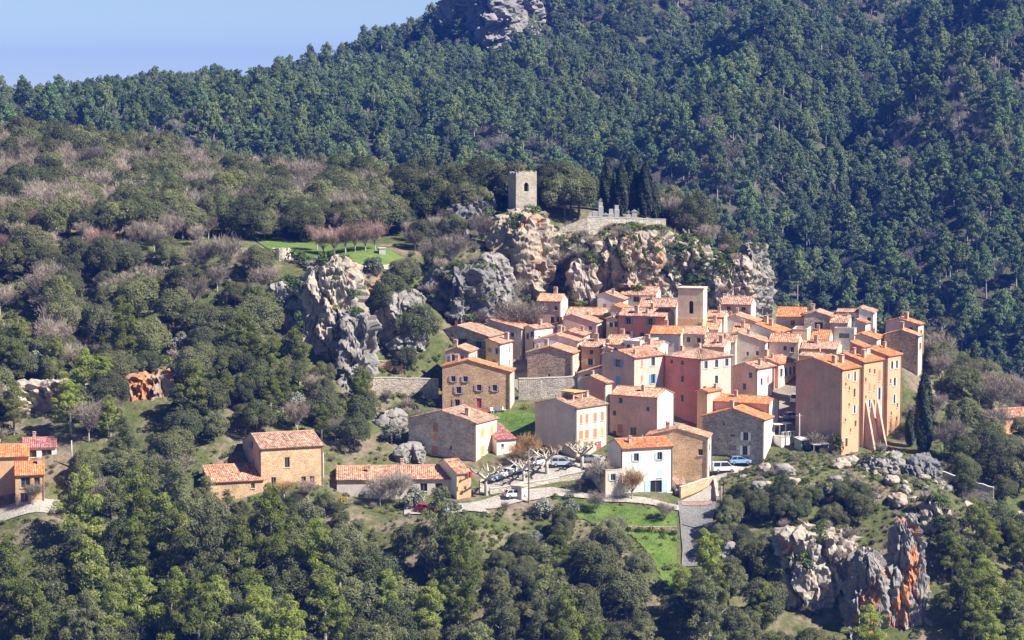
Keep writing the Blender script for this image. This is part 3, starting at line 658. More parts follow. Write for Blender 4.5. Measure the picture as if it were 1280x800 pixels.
def slab_into(V, Fc, UV, e0, e1, r0, r1, seed=0, per=0.36):
    e0, e1, r0, r1 = [np.array(p, float) for p in (e0, e1, r0, r1)]
    Lh = max(np.linalg.norm(e1 - e0), np.linalg.norm(r1 - r0)); Hh = np.linalg.norm((r0 + r1) / 2 - (e0 + e1) / 2)
    nx = max(8, int(Lh / per) * 3 + 1); ny = max(4, int(Hh / 0.9) + 2)
    n = np.cross(e1 - e0, (r0 + r1) / 2 - e0); n /= np.linalg.norm(n)
    if n[2] < 0: n = -n
    u = np.linspace(0, 1, nx); v = np.linspace(0, 1, ny); U, Vv = np.meshgrid(u, v)
    Pp = (e0[None, None] * (1 - U)[..., None] + e1 * U[..., None]) * (1 - Vv)[..., None] + (r0 * (1 - U)[..., None] + r1 * U[..., None]) * Vv[..., None]
    k = np.arange(nx) % 3
    wave = np.where(k == 0, 0.0, np.where(k == 1, 0.085, 0.085))[None, :] + rng.normal(0, 0.012, (ny, nx)) + 0.05 * vnoise(np.stack([U.ravel() * Lh / 2.5, Vv.ravel() * Hh / 2.5, 0 * U.ravel() + seed], 1), 5).reshape(ny, nx)
    top = Pp + n * (0.12 + wave)[..., None]
    i0 = len(V); V.extend(top.reshape(-1, 3).tolist())
    flip = np.dot(np.cross(e1 - e0, r0 - e0) if np.linalg.norm(r0 - e0) > 1e-6 else np.cross(e1 - e0, r1 - e0), n) < 0
    off = (seed * 3.17) % 50
    for j in range(ny - 1):
        for i in range(nx - 1):
            a = i0 + j * nx + i; f = [a, a + 1, a + nx + 1, a + nx]
            c = [(i, j), (i + 1, j), (i + 1, j + 1), (i, j + 1)]
            if flip: f.reverse(); c.reverse()
            Fc.append(tuple(f)); UV.extend([(u[ci] * Lh + off, v[cj] * Hh + off) for ci, cj in c])
    # fascia, sides and underside
    ring = [(0, i) for i in range(nx)] + [(j, nx - 1) for j in range(1, ny)] + [(ny - 1, i) for i in range(nx - 2, -1, -1)] + [(j, 0) for j in range(ny - 2, 0, -1)]
    b0 = len(V); V.extend([tuple(Pp[j, i]) for j, i in ring]); m = len(ring)
    for a in range(m):
        b = (a + 1) % m; ta = i0 + ring[a][0] * nx + ring[a][1]; tb = i0 + ring[b][0] * nx + ring[b][1]
        f = [b0 + a, b0 + b, tb, ta]
        if flip: f.reverse()
        Fc.append(tuple(f)); UV.extend([(off, off)] * 4)
    f = list(range(b0, b0 + m))
    if not flip: f.reverse()
    Fc.append(tuple(f)); UV.extend([(off, off)] * m)
HOUSE_FP = []          # footprints in world xy
HLOG = []
def chimney_mesh(s, h):
    mb = MB().box(-s/2, s/2, -s/2, s/2, -1.2, h).box(-s/2 - .07, s/2 + .07, -s/2 - .07, s/2 + .07, h + .002, h + .1)
    for k in (-1, 1): mb.box(-s/2 + .03 if k < 0 else s/2 - .13, -s/2 + .13 if k < 0 else s/2 - .03, -s/2 + .03, s/2 - .03, h + .1, h + .3)
    mb.box(-s/2 - .04, s/2 + .04, -s/2 - .04, s/2 + .04, h + .3, h + .38); return mb.mesh('chimney', M_CHIM)
CHIM = [chimney_mesh(0.55, 1.0), chimney_mesh(0.75, 1.3), chimney_mesh(0.45, 0.7)]
def H(name, label, px, py, D, th, L, R, roof='gu', k=0.5, sl=0.3, wl='beige', wr='cream', rm='terra', wL=(), wR=(), chim=1, Lm=None, Rm=None, cat='house', over=0.32, group='village houses', wb=None, zbase=None):
    P = at(px, py, D); kk = F / D; a = R_(th)
    wv = Lm if Lm else L / kk / math.sin(a); wu = Rm if Rm else R / kk / math.cos(a)
    if D > 470 and not Rm and wu < 5.2 and cat == 'house' and 'tower_house' not in name:      # real depth: turn the front a little more to the viewer
        Rw = 6.6; a = min(R_(76), math.acos(min(1, max(.24, R / kk / Rw)))); a = max(a, R_(th)); wu = Rw; wv = L / kk / math.sin(a)
    u = Vector((math.cos(a), math.sin(a), 0)); v = Vector((-math.sin(a), math.cos(a), 0))
    cs = [P, P + u * wu, P + u * wu + v * wv, P + v * wv]
    g = hz([c.x for c in cs], [c.y for c in cs]); zb = float(g.min()) - 1.0
    if zbase is not None: zb = zbase
    base = float(g[0]); h = P.z - base
    HLOG.append((label[:40], round(wu, 1), round(wv, 1), round(h, 1)))
    hs = empty(name, (P.x, P.y, base), a); tag(hs, label, cat, group)
    z0 = zb - base; HOUSE_FP.append([(c.x, c.y) for c in cs])
    wlm, wrm = W[wl], W[wr]; wbm = W[wb] if wb else wlm
    if D > 465 and rm == 'orange' and len(HLOG) % 2: rm = 'terra'
    if D > 465 and rm == 'terra' and len(HLOG) % 3 == 0: rm = 'old'
    V = []; Fc = []; UV = []; o = over; so = 0.14; ridges = []
    seed = len(HLOG)
    if roof == 'gu':
        zr = h + sl * k * wv; hb = zr - sl * (1 - k) * wv; y = k * wv
        if k > 0.02: slab_into(V, Fc, UV, (-so, -o, h - sl * o), (wu + so, -o, h - sl * o), (-so, y, zr), (wu + so, y, zr), seed)
        if k < 0.98: slab_into(V, Fc, UV, (wu + so, wv + o, hb - sl * o), (-so, wv + o, hb - sl * o), (wu + so, y, zr), (-so, y, zr), seed + 1)
        ridges.append(((-so, y, zr + .13), (wu + so, y, zr + .13)))
        zl = min(h, hb); topL = [(0, zl), (wv, zl), (wv, h), (wv - y, zr), (0, hb)]; topR = [(0, zl), (wv, zl), (wv, hb), (y, zr), (0, h)]
        tl = {'f': h, 'b': hb, 'l': (zl, topL), 'r': (zl, topR)}
        zroof = lambda X, Y: zr - sl * abs(Y - y)
    elif roof == 'gv':
        zr = h + sl * k * wu; hr = zr - sl * (1 - k) * wu; x = k * wu
        if k > 0.02: slab_into(V, Fc, UV, (-o, wv + so, h - sl * o), (-o, -so, h - sl * o), (x, wv + so, zr), (x, -so, zr), seed)
        if k < 0.98: slab_into(V, Fc, UV, (wu + o, -so, hr - sl * o), (wu + o, wv + so, hr - sl * o), (x, -so, zr), (x, wv + so, zr), seed + 1)
        ridges.append(((x, -so, zr + .13), (x, wv + so, zr + .13)))
        zl = min(h, hr); topF = [(0, zl), (wu, zl), (wu, hr), (x, zr), (0, h)]; topB = [(0, zl), (wu, zl), (wu, h), (wu - x, zr), (0, hr)]
        tl = {'f': (zl, topF), 'b': (zl, topB), 'l': h, 'r': hr}
        zroof = lambda X, Y: zr - sl * abs(X - x)
    elif roof == 'hip':
        m = min(wu, wv) / 2; zr = h + sl * m; e = [(-o, -o, h - sl * o), (wu + o, -o, h - sl * o), (wu + o, wv + o, h - sl * o), (-o, wv + o, h - sl * o)]
        if wu >= wv: A, B = (m, wv / 2, zr), (wu - m + .01, wv / 2, zr); seq = [(e[0], e[1], A, B), (e[1], e[2], B, B), (e[2], e[3], B, A), (e[3], e[0], A, A)]
        else: A, B = (wu / 2, m, zr), (wu / 2, wv - m + .01, zr); seq = [(e[0], e[1], A, A), (e[1], e[2], A, B), (e[2], e[3], B, B), (e[3], e[0], B, A)]
        for j, (p, q, r, s_) in enumerate(seq): slab_into(V, Fc, UV, p, q, r, s_, seed + j)
        up = lambda p: (p[0], p[1], p[2] + .13)
        for j, (p, r) in enumerate(((e[0], A), (e[1], B if wu >= wv else A), (e[2], B), (e[3], A if wu >= wv else B))): ridges.append((up(p), up(r)))
        ridges.append((up(A), up(B))); tl = {'f': h, 'b': h, 'l': h, 'r': h}
        zroof = lambda X, Y: h + sl * min(X, Y, wu - X, wv - Y)
    else:                                        # flat roof behind a low parapet
        tl = {'f': h, 'b': h, 'l': h, 'r': h}; zroof = lambda X, Y: h - 0.5
    if D > 465 and not wL and cat == 'house':
        wr_ = random.Random(len(HLOG)); wL = [(f_ + wr_.uniform(-.06, .06), dr_ + wr_.uniform(-.2, .3), .75, wr_.choice((.9, 1.1, 1.3)), wr_.choice(('n', 'n', 'w', 'cr', 'lb'))) for f_, dr_ in ((.25, .7), (.68, .8), (.45, 3.2)) if wr_.random() < .75 and dr_ + 1.6 < h]
    if D > 465 and not wR and cat == 'house' and wu > 4: wR = [(.4, .9, .8, 1.3, 'cr'), (.75, 1.0, .7, 1.1, 'n')]
    tp = lambda e: (e, None) if not isinstance(e, tuple) else e
    def wl_(wins, w, near_first):
        out = []
        for fr, drop, ww, hh, st in wins:
            s = fr * w if near_first else (1 - fr) * w
            out.append((s, h - drop - hh / 2, ww, hh, st))
        return out
    z, t = tp(tl['f']); facade(hs, 'wall', Vector((0, 0, 0)), Vector((1, 0, 0)), wu, z0, z, wl_(wR, wu, True), wrm, t)
    z, t = tp(tl['l']); facade(hs, 'wall', Vector((0, wv, 0)), Vector((0, -1, 0)), wv, z0, z, wl_(wL, wv, False), wlm, t)
    z, t = tp(tl['r']); facade(hs, 'wall', Vector((wu, 0, 0)), Vector((0, 1, 0)), wv, z0, z, (), wrm, t)
    z, t = tp(tl['b']); facade(hs, 'wall', Vector((wu, wv, 0)), Vector((-1, 0, 0)), wu, z0, z, (), wbm, t)
    if roof == 'flat':
        rf = MB().box(0.01, wu - .01, 0.01, wv - .01, h - .75, h - .6).build('roof_terrace', W['palepink'], hs)
        cp = MB()
        for (x0, x1, y0, y1) in ((-.06, wu + .06, -.06, .25), (-.06, wu + .06, wv - .25, wv + .06), (-.06, .25, .25, wv - .25), (wu - .25, wu + .06, .25, wv - .25)): cp.box(x0, x1, y0, y1, h + .003, h + .1)
        cp.build('coping', M_SILL, hs)
    else:
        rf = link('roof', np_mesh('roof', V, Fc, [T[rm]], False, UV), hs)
        mb = MB()
        for p, q in ridges: mb.tube([p, [(a_ + b_) / 2 for a_, b_ in zip(p, q)], q], 0.14, 6)
        mb.build('ridge_tiles', M_RIDGE, rf)
    for c in range(chim):
        X = random.uniform(0.15, 0.85) * wu; Y = random.uniform(0.15, 0.85) * wv
        link('chimney', random.choice(CHIM), rf, (X, Y, zroof(X, Y)), (0, 0, random.choice((0, 1.57))))
    if h > 5.5 and cat == 'house' and roof != 'flat':
        for X, Y in ((wu - .12, -.09), (-.09, .25)): MB().box(X - .06, X + .06, Y - .05, Y + .05, .2, h - .1).build('drainpipe', M_PIPE, hs)
    hs['_h'] = h
    return hs, wu, wv, h
def rows(fr, dr, w, h, st): return [(f, d, w, h, st) for f in fr for d in dr]

# --- front row
H('white_house', 'white two-storey house with pale blue shutters and blue garage doors above the grass bank', 778, 561, 434, 19, 0, 65, 'gu', .5, .32, 'white', 'white', 'orange', (), [(.275, .95, .95, 1.45, 'lb'), (.74, .95, .95, 1.45, 'lb'), (.74, 4.2, .95, 1.5, 'clb'), (.67, 6.15, 2.3, 2.3, 'lb')], 1, Lm=7.5)
H('terrace_annex', 'low cream annex with roof terrace left of the white house with pale blue shutters', 757, 588, 432.5, 19, 0, 21, 'flat', .5, .3, 'cream', 'cream', 'orange', (), [(.45, .6, .9, 1.3, 'lb')], 0, Lm=6, cat='annex')
H('shed', 'small grey shed with double door between the white house and the rubble stone house', 845, 606, 437, 12, 0, 13, 'gu', 1, .28, 'grey', 'grey', 'brown', (), [(.5, .3, 1.7, 2.0, 'dgr')], 0, Lm=3.2, cat='shed')
H('stone_house', 'rubble stone gable house standing behind the white house with pale blue shutters', 885, 547, 445, 79, 76, 7, 'gu', .5, .27, 'stonewarm', 'white', 'terra', [(.12, 2.2, .9, 1.2, 'n')], [(.5, 1.5, .9, 1.3, 'r')], 1)
H('pink_house', 'pale pink house with a bright blind right wall behind the plane trees', 822, 497, 452.5, 62, 59, 23, 'gv', .5, .32, 'palepink', 'white', 'terra', [(.77, .5, .8, 1.0, 'n'), (.2, 1.9, .6, .8, 'n'), (.9, 3.0, .7, 1.0, 'n'), (.78, 5.6, 1.1, 1.7, 'cr'), (.5, 6.0, 1.2, 1.5, 'n'), (.9, 6.9, .8, 1.1, 'n')], (), 1)
H('cream_house', 'cream three-storey house with grey gable beside the green lawn', 721, 510, 446.5, 47, 52, 40, 'gu', .5, .24, 'grey', 'yellow', 'brown', (), [(.14, 1.4, .8, 1.7, 'cr'), (.33, 1.4, .9, 1.7, 'cr'), (.6, 1.4, 1.0, 1.7, 'cr'), (.84, 1.4, .9, 1.7, 'cr'), (.14, 4.4, 1.1, 1.6, 'cr'), (.33, 4.4, 1.1, 1.6, 'cr'), (.6, 4.4, 1.0, 1.7, 'cr'), (.84, 4.4, .7, 1.6, 'co'), (.72, 7.0, 1.4, 1.8, 'dp'), (.3, 7.0, 1.2, 1.8, 'n')], 2)
H('tall_house', 'narrow tall house with brown red side wall wedged behind the cream three-storey house', 757, 479, 457, 50, 26, 9, 'gu', .7, .3, 'brownred', 'cream', 'terra', (), (), 1)
H('stone_house', 'stone gable house with brown shutters and a lit cream front beside the parking', 595, 529, 446, 62, 87, 27, 'gu', .5, .26, 'stonepale', 'yellow', 'brown', [(.6, .55, 1.1, 1.6, 'cr'), (.6, 2.6, .9, 1.2, 'co'), (.61, 4.9, 1.3, 1.7, 'cr'), (.37, 4.6, .5, .8, 'n')], [(.3, 1.3, 1.3, 1.6, 'co'), (.72, 1.3, 1.3, 1.6, 'co'), (.3, 4.6, 1.3, 1.8, 'co'), (.72, 4.6, 1.3, 1.7, 'co')], 1)
H('annex', 'low cream annex with dark red roof joined to the stone gable house by the parking', 621, 550, 449.5, 28, 0, 24, 'gu', 1, .3, 'cream', 'white', 'purple', (), [(.3, .8, .6, .8, 'n')], 0, Lm=6.5, cat='annex')
H('long_building', 'long low building with a weathered tile roof in front of the parking', 421, 600, 433, 4, 0, 146, 'gu', .62, .34, 'cream', 'grey', 'terra', (), [(.75, .8, 1.3, 1.5, 'n'), (.88, .8, 1.3, 1.5, 'n')], 2, Lm=8.0, cat='building')
H('end_block', 'orange end block with white side wall at the right end of the long building', 571, 592, 432, 26, 0, 18, 'gu', .75, .3, 'white', 'orange', 'terra', (), (), 0, Lm=7.5, cat='building')
H('farm_house', 'orange stone farmhouse among trees left of the long building', 326, 561, 428, 22, 32, 76, 'gu', .5, .3, 'mauve', 'stonewarm', 'old', [(.5, -.5, 1.0, 1.2, 'b'), (.4, 2.5, .8, 1.1, 'n')], [(.42, 1.8, .95, 1.9, 'n'), (.2, 5.3, .9, 1.5, 'n'), (.68, 5.5, .9, 1.5, 'n'), (.82, 5.5, .9, 1.8, 'n')], 0, group='houses outside the village')
H('lean_to', 'orange lean-to with red tile roof at the left side of the orange stone farmhouse', 262, 603, 424.5, 18, 0, 66, 'gu', 1, .3, 'stonewarm', 'stonewarm', 'terra', (), [(.8, .6, .7, .9, 'n')], 0, Lm=6.5, cat='annex', group='houses outside the village')
H('villa', 'orange villa with tiled porch roof at the left edge', 19, 594, 420, 12, 0, 35, 'gu', .5, .42, 'orange', 'orange', 'orange', (), [(.35, .4, 1.6, 1.9, 'n'), (.75, .5, 1.0, 1.4, 'o'), (.3, 3.2, 1.4, 1.7, 'n')], 1, Lm=8, group='houses outside the village')
H('villa', 'low orange wing with tile roof cut by the left edge', -30, 572, 425, 10, 0, 64, 'gu', .5, .4, 'orange', 'orange', 'orange', (), (), 1, Lm=8, group='houses outside the village')
H('villa', 'house with dark purple red roof behind the orange villa at the left edge', 28, 560, 434, 10, 0, 41, 'gu', .5, .36, 'orange', 'cream', 'purple', (), [(.25, .4, 2.0, 1.4, 'n'), (.72, .4, 1.8, 1.4, 'w')], 1, Lm=7, group='houses outside the village')
# --- right of the front row
H('stone_house', 'dark stone gable house with white shutters behind the white van', 955, 525, 449.5, 66, 75, 10, 'gu', .5, .3, 'stonedark', 'white', 'orange', [(.5, 3.0, .9, .6, 'n'), (.29, 2.5, 1.0, 1.6, 'w'), (.5, 5.1, 1.5, 1.1, 'n'), (.3, 5.1, 1.0, 1.8, 'w'), (.65, .8, .4, .8, 'n')], (), 1, Rm=5.5)
H('white_house', 'house with orange roof and blinding white right wall behind the dark stone gable house', 962, 505, 455, 66, 76, 15, 'gv', .5, .34, 'mauve', 'white', 'orange', (), [(.5, 4.0, .5, .7, 'n')], 1)
H('red_house', 'tall red pink house with hip roof and pale blue shutters at the village centre', 876, 449, 465.5, 45, 43, 43, 'hip', .5, .28, 'redpink', 'palepink', 'old', [(.8, .6, .7, .9, 'n'), (.5, .6, .7, .9, 'n'), (.5, 3.6, .7, 1.3, 'n'), (.5, 7.4, .7, 1.3, 'n')], [(.16, .5, 1.0, 1.5, 'lb'), (.5, .5, 1.0, 1.5, 'lb'), (.83, .5, 1.0, 1.5, 'lb'), (.5, 3.6, 1.0, 1.6, 'lb'), (.13, 5.4, .9, 1.0, 'n')], 2)
H('blue_shutter_house', 'pink corner house with vivid blue shutters left of the tall red pink house', 793, 447.5, 466, 45, 39, 40, 'gu', .5, .26, 'mauve', 'palepink', 'terra', [(.5, .6, 1.3, 1.5, 'b'), (.5, 3.9, 1.3, 1.8, 'cb')], [(.25, .5, .5, 1.4, 'cr'), (.25, 3.6, .5, 1.3, 'cr'), (.62, .4, 1.1, 1.6, 'lb'), (.62, 3.6, 1.1, 1.9, 'b')], 2)
H('corner_house', 'beige house with a bright white corner right of the tall red pink house', 947, 461, 471, 52, 30, 22, 'gu', .5, .3, 'beige', 'white', 'terra', (), [(.25, 2.0, .8, 1.4, 'w'), (.7, 1.8, .8, 1.4, 'cr')], 1)
H('row_house', 'narrow red row house right of the bright white corner house', 968, 458, 478.5, 50, 20, 6, 'gu', .5, .28, 'red', 'red', 'terra', (), [(.5, 1.5, .8, 1.6, 'r')], 1)
H('row_house', 'long cream row house with orange roof above the shaded street', 973, 455, 479.5, 50, 34, 27, 'gu', .5, .28, 'cream', 'yellow', 'orange', (), [(.15, 1.0, .9, 1.7, 'w'), (.4, 1.0, .9, 1.7, 'lb'), (.65, 1.0, .9, 1.7, 'w'), (.85, 1.0, .9, 1.7, 'w')], 2)
H('orange_annex', 'low orange house with tile roof at the foot of the tall red pink house', 884, 490, 457.5, 55, 12, 20, 'gu', .5, .3, 'orange', 'pink', 'orange', (), (), 1)
# --- terracotta block
q1 = H('tall_house', 'tall terracotta house with red brown blind side wall at the right of the village', 1053, 462, 450, 50, 53, 27, 'gu', .62, .28, 'brownred', 'terracotta', 'orange', (), [(.35, 1.0, .6, 1.0, 'w'), (.7, .8, .7, 1.8, 'w'), (.7, 4.0, .7, 1.7, 'n'), (.7, 7.2, .7, 1.6, 'w'), (.4, 3.4, .5, .8, 'n'), (.4, 6.6, .5, .7, 'n'), (.5, 11.5, .5, .7, 'n'), (.2, 2.6, .5, .7, 'n'), (.2, 9.4, .5, .6, 'n'), (.78, 10.2, .7, 1.2, 'n'), (.28, 13.2, .8, 1.6, 'dk')], 2)
q2 = H('buttressed_house', 'tall terracotta house with three sloping buttresses beside the blind-walled one', 1080, 453, 457.0, 50, 40, 30, 'gu', .6, .28, 'pink', 'terracotta', 'orange', (), [(.3, 1.4, .6, .9, 'n'), (.3, 4.2, .7, 1.6, 'cr'), (.3, 7.4, .7, 1.5, 'w'), (.8, 2.0, .9, 2.2, 'cr'), (.8, 5.4, .9, 2.4, 'w'), (.8, 9.0, .9, 2.2, 'w'), (.12, 6.4, .5, .7, 'n'), (.55, 1.6, .6, 1.0, 'n'), (.55, 4.6, .6, 1.2, 'cr'), (.55, 7.6, .6, 1.1, 'n'), (.1, 3.0, .5, .8, 'n')], 2)
q3 = H('tall_house', 'tall orange house with white shutters at the far end of the terracotta row', 1110, 445, 464.2, 50, 40, 21, 'gu', .6, .26, 'pink', 'terracotta', 'orange', (), [(.3, 1.2, .9, 1.5, 'w'), (.65, 1.2, .8, 1.5, 'w'), (.5, 4.5, .9, 1.6, 'w'), (.5, 7.8, .7, 1.8, 'lb'), (.3, 11.0, .5, .8, 'n'), (.2, 4.6, .5, .9, 'n'), (.75, 9.6, .6, .9, 'n'), (.7, 12.2, .6, .9, 'n')], 1)
hs2, wu2, wv2, hh2 = q2
for k in range(3):
    x0 = wu2 * (0.08 + k * 0.3); top = 8.6 - k * 0.2
    mb = MB(); mb.poly([(x0, 0, -2), (x0, -2.6, -2), (x0, -.25, top)]); mb.poly([(x0 + .55, 0, -2), (x0 + .55, -.25, top), (x0 + .55, -2.6, -2)]); mb.poly([(x0, -2.6, -2), (x0 + .55, -2.6, -2), (x0 + .55, -.25, top), (x0, -.25, top)]); mb.poly([(x0, -.25, top), (x0 + .55, -.25, top), (x0 + .55, 0, top + .3), (x0, 0, top + .3)]); mb.poly([(x0, 0, -2), (x0, -.25, top), (x0, 0, top + .3)]); mb.poly([(x0 + .55, 0, -2), (x0 + .55, 0, top + .3), (x0 + .55, -.25, top)])
    mb.build('buttress', W['pink'], hs2)
H('roof_room', 'small roof room with orange shed roof on top of the terracotta row', 1078, 434, 461.5, 50, 14, 12, 'gu', 1, .3, 'brownred', 'white', 'orange', (), [(.5, .4, .9, 1.0, 'n')], 0, cat='roof room', zbase=19)
H('tower_house', 'rough stone house with orange roof at the far right of the village', 1148, 420, 483, 66, 40, 8, 'gu', .5, .3, 'stonebrown', 'cream', 'orange', [(.5, 3, .5, .7, 'n')], [(.5, 1.5, .7, 1.3, 'r')], 1)
H('tower_house', 'taller house with orange roof behind the rough stone house at the far right', 1148, 406, 491, 62, 38, 10, 'gu', .6, .28, 'mauve', 'yellow', 'orange', (), [(.5, 1.2, .7, 1.6, 'r'), (.5, 4.2, .7, 1.4, 'r')], 1)
# --- middle of the village
H('stone_house', 'brown stone gable house with bright right wall above the stone terrace wall', 716, 442, 482, 68, 57, 11, 'gu', .5, .27, 'stonebrown', 'yellow', 'terra', [(.52, 4.2, .5, .7, 'n')], (), 2)
H('orange_house', 'orange house with white shutters right of the brown stone gable house', 752, 434, 486, 72, 25, 5, 'gv', .5, .34, 'orange', 'cream', 'old', [(.5, .6, .7, .9, 'n'), (.55, 2.4, 1.0, 1.3, 'w'), (.55, 5.0, 1.0, 1.3, 'w')], (), 1)
H('small_house', 'low white house with sloping roof in front of the orange house with white shutters', 756, 462, 474, 66, 34, 6, 'gu', .2, .3, 'grey', 'white', 'terra', [(.3, .8, 1.2, 1.4, 'n'), (.65, 1.0, 1.0, 1.3, 'n')], (), 0)
H('violet_shutter_house', 'stone house with violet shutters above the bright green lawn', 638, 465, 467, 81, 86, 5, 'gu', .62, .26, 'stonewarm', 'cream', 'orange', [(.84, 1.0, .9, 1.1, 'v'), (.66, 1.0, .9, 1.1, 'v'), (.46, 2.6, .95, 1.2, 'v'), (.76, 3.1, 1.0, 1.3, 'v'), (.23, 2.6, .95, 1.2, 'v'), (.78, 5.6, 1.0, 1.5, 'v'), (.46, 5.3, .95, 1.9, 'dp')], (), 2)
H('dormer_house', 'small blue grey gable room rising above the house with violet shutters', 586, 440, 476, 72, 30, 5, 'gu', .5, .36, 'mauve', 'cream', 'orange', (), (), 1, cat='house')
H('stone_farmhouse', 'wide grey stone gable house under the dark rock block', 610, 421, 487, 66, 78, 10, 'gu', .5, .28, 'stone', 'cream', 'terra', [(.58, -.2, .5, .7, 'n'), (.42, .6, 1.1, 1.3, 'k'), (.15, 1.0, 1.2, 1.4, 'g'), (.75, 2.6, 1.2, 1.6, 'g')], (), 1, Rm=8)
H('corner_house', 'yellow grey house with a bright white right wall joined to the wide stone gable house', 625, 430, 482.5, 60, 18, 16, 'gu', .8, .3, 'ochre', 'white', 'terra', (), [(.75, .8, .7, 1.4, 'cr'), (.75, 3.6, .7, 1.4, 'cr')], 1)
H('grey_house', 'dark grey house with long shaded wall beside the narrow alley', 652, 411, 496, 58, 48, 14, 'gu', .85, .22, 'grey', 'cream', 'terra', (), [(.3, 1.0, .7, 1.6, 'n'), (.7, 4.0, .7, 1.6, 'n')], 1)
H('alley_house', 'white house with orange roof at the right side of the narrow alley', 668, 411, 495, 50, 12, 24, 'gu', .6, .3, 'cream', 'white', 'orange', (), [(.25, 1.6, .8, 1.5, 'n'), (.25, 5, .8, 1.5, 'n')], 1)
H('blue_grey_house', 'blue grey gable house behind the brown stone gable house', 722, 427, 489, 66, 54, 8, 'gu', .5, .27, 'bluewhite', 'cream', 'terra', (), (), 2)
H('pink_house', 'small pink house with white corner and orange roof below the tower rock', 701, 377, 506, 62, 30, 7, 'gv', .5, .36, 'palepink', 'white', 'orange', [(.75, .8, .7, .9, 'n'), (.2, 1.0, .7, .9, 'n'), (.35, 3.2, .8, 1.5, 'n'), (.1, 3.2, .9, 1.2, 'r')], (), 1)
H('pink_house', 'long low pink house with sloping roof right of the small pink house', 746, 404, 500, 60, 42, 8, 'gu', .75, .3, 'palepink', 'white', 'terra', (), (), 1)
H('orange_house', 'bright orange house with large orange roof under the cliff', 755, 394, 507, 64, 47, 6, 'gv', .5, .34, 'orange', 'yellow', 'orange', (), (), 1)
H('red_house', 'red house with green shutters and weathered roof left of the bell tower', 832, 396, 494, 70, 58, 13, 'gv', .5, .4, 'red', 'yellow', 'old', [(.79, .3, 1.0, 1.5, 'g'), (.32, .3, 1.0, 1.5, 'g'), (.79, 3.2, 1.0, 1.4, 'w'), (.5, 3.4, .9, 1.0, 'n')], [(.5, .8, .8, 1.2, 'cr')], 3)
H('small_house', 'small orange brown house between the bright orange house and the red house', 774, 399, 499, 66, 16, 4, 'gu', .5, .3, 'ochre', 'cream', 'old', (), (), 1)
H('white_house', 'white house with patchy orange roof in front of the red house with green shutters', 851, 418, 486.5, 68, 38, 6, 'gv', .5, .36, 'bluewhite', 'grey', 'orange', [(.8, .6, .6, 1.0, 'n')], (), 1)
H('grey_house', 'plain grey house with orange roof just below the bell tower', 881, 418, 488, 68, 30, 5, 'gv', .5, .34, 'grey', 'cream', 'orange', (), (), 1)
H('terrace_house', 'low pale terrace house with dark opening left of the bell tower foot', 800, 427, 478, 60, 20, 26, 'flat', .5, .3, 'bluewhite', 'grey', 'terra', (), [(.5, .6, 1.6, 1.4, 'n')], 0)
H('brown_roof_house', 'house with broad brown roof and white shutters right of the bell tower', 919, 428, 485, 66, 38, 6, 'gv', .5, .42, 'grey', 'grey', 'brown', [(.2, .5, 1.0, 1.6, 'w'), (.6, .5, 1.0, 1.4, 'w')], (), 1)
H('grey_house', 'grey gable house with roof falling to the right beside the broad brown roof', 957, 428, 486, 62, 40, 8, 'gu', .85, .32, 'grey', 'white', 'terra', [(.55, 2.0, .5, .9, 'n'), (.25, 1.8, .6, 1.0, 'n')], (), 1)
H('small_house', 'small stone house with dark window right of the bell tower', 905, 397, 497, 66, 22, 5, 'gv', .5, .3, 'stonepale', 'grey', 'old', [(.5, .7, 1.4, 1.2, 'n')], (), 1)
H('white_house', 'long white house with red brown roof under the cliff right of the bell tower', 939, 381, 508, 72, 37, 7, 'gv', .5, .4, 'grey', 'white', 'old', [(.75, .4, .9, .8, 'n'), (.25, .5, .9, .8, 'n')], (), 0)
H('roofed_house', 'house with wide orange roof below the long white house under the cliff', 946, 403, 500, 66, 44, 8, 'gu', .6, .3, 'grey', 'cream', 'orange', (), (), 2)
H('roofed_house', 'house with long orange roof running to the right above the row houses', 972, 416, 494, 62, 36, 20, 'gu', .75, .3, 'bluewhite', 'white', 'orange', (), (), 2)
H('roofed_house', 'house with red brown roof and grey front above the cream row house', 998, 428, 488, 64, 36, 8, 'gv', .5, .4, 'grey', 'cream', 'terra', [(.45, .8, .7, .9, 'n'), (.2, 1.0, .7, 1.1, 'n')], (), 1)
H('roofed_house', 'house with bright red roof and white side wall at the back right of the village', 1005, 396, 504, 62, 34, 5, 'gv', .55, .42, 'cream', 'white', 'orange', [(.4, .8, .9, 1.0, 'n')], (), 1)
H('stone_house', 'grey stone house with wide dark window at the back of the village', 1042, 397, 499, 68, 36, 6, 'gu', .6, .3, 'stonedark', 'white', 'terra', [(.5, 1.0, 1.8, 1.4, 'n'), (.25, 4.0, 1.0, .8, 'n'), (.7, 4.0, .8, .8, 'n')], (), 2)
H('white_house', 'plain pale house with flat top at the back of the village', 1072, 391, 503, 66, 26, 4, 'gv', .5, .1, 'bluewhite', 'grey', 'old', (), (), 0)
H('white_house', 'narrow white house with slanting top at the back right of the village', 1092, 391, 501, 58, 18, 9, 'gu', .9, .3, 'bluewhite', 'white', 'old', (), (), 0)
H('annex', 'low grey annex with orange roof against the narrow white house', 1082, 404, 495, 60, 12, 8, 'gu', .9, .3, 'grey', 'white', 'orange', (), (), 0, cat='annex')
H('garage', 'low grey building with dark double opening at the back of the village', 1068, 411, 492, 66, 24, 4, 'flat', .5, .3, 'bluewhite', 'grey', 'terra', [(.5, 1.0, 2.2, 1.0, 'n')], (), 0, cat='building')
H('ochre_house', 'small cream house with flat top between the red brown roofs', 1009, 412, 494, 60, 18, 5, 'flat', .5, .3, 'cream', 'yellow', 'terra', [(.5, 1, .6, .9, 'n')], (), 0)
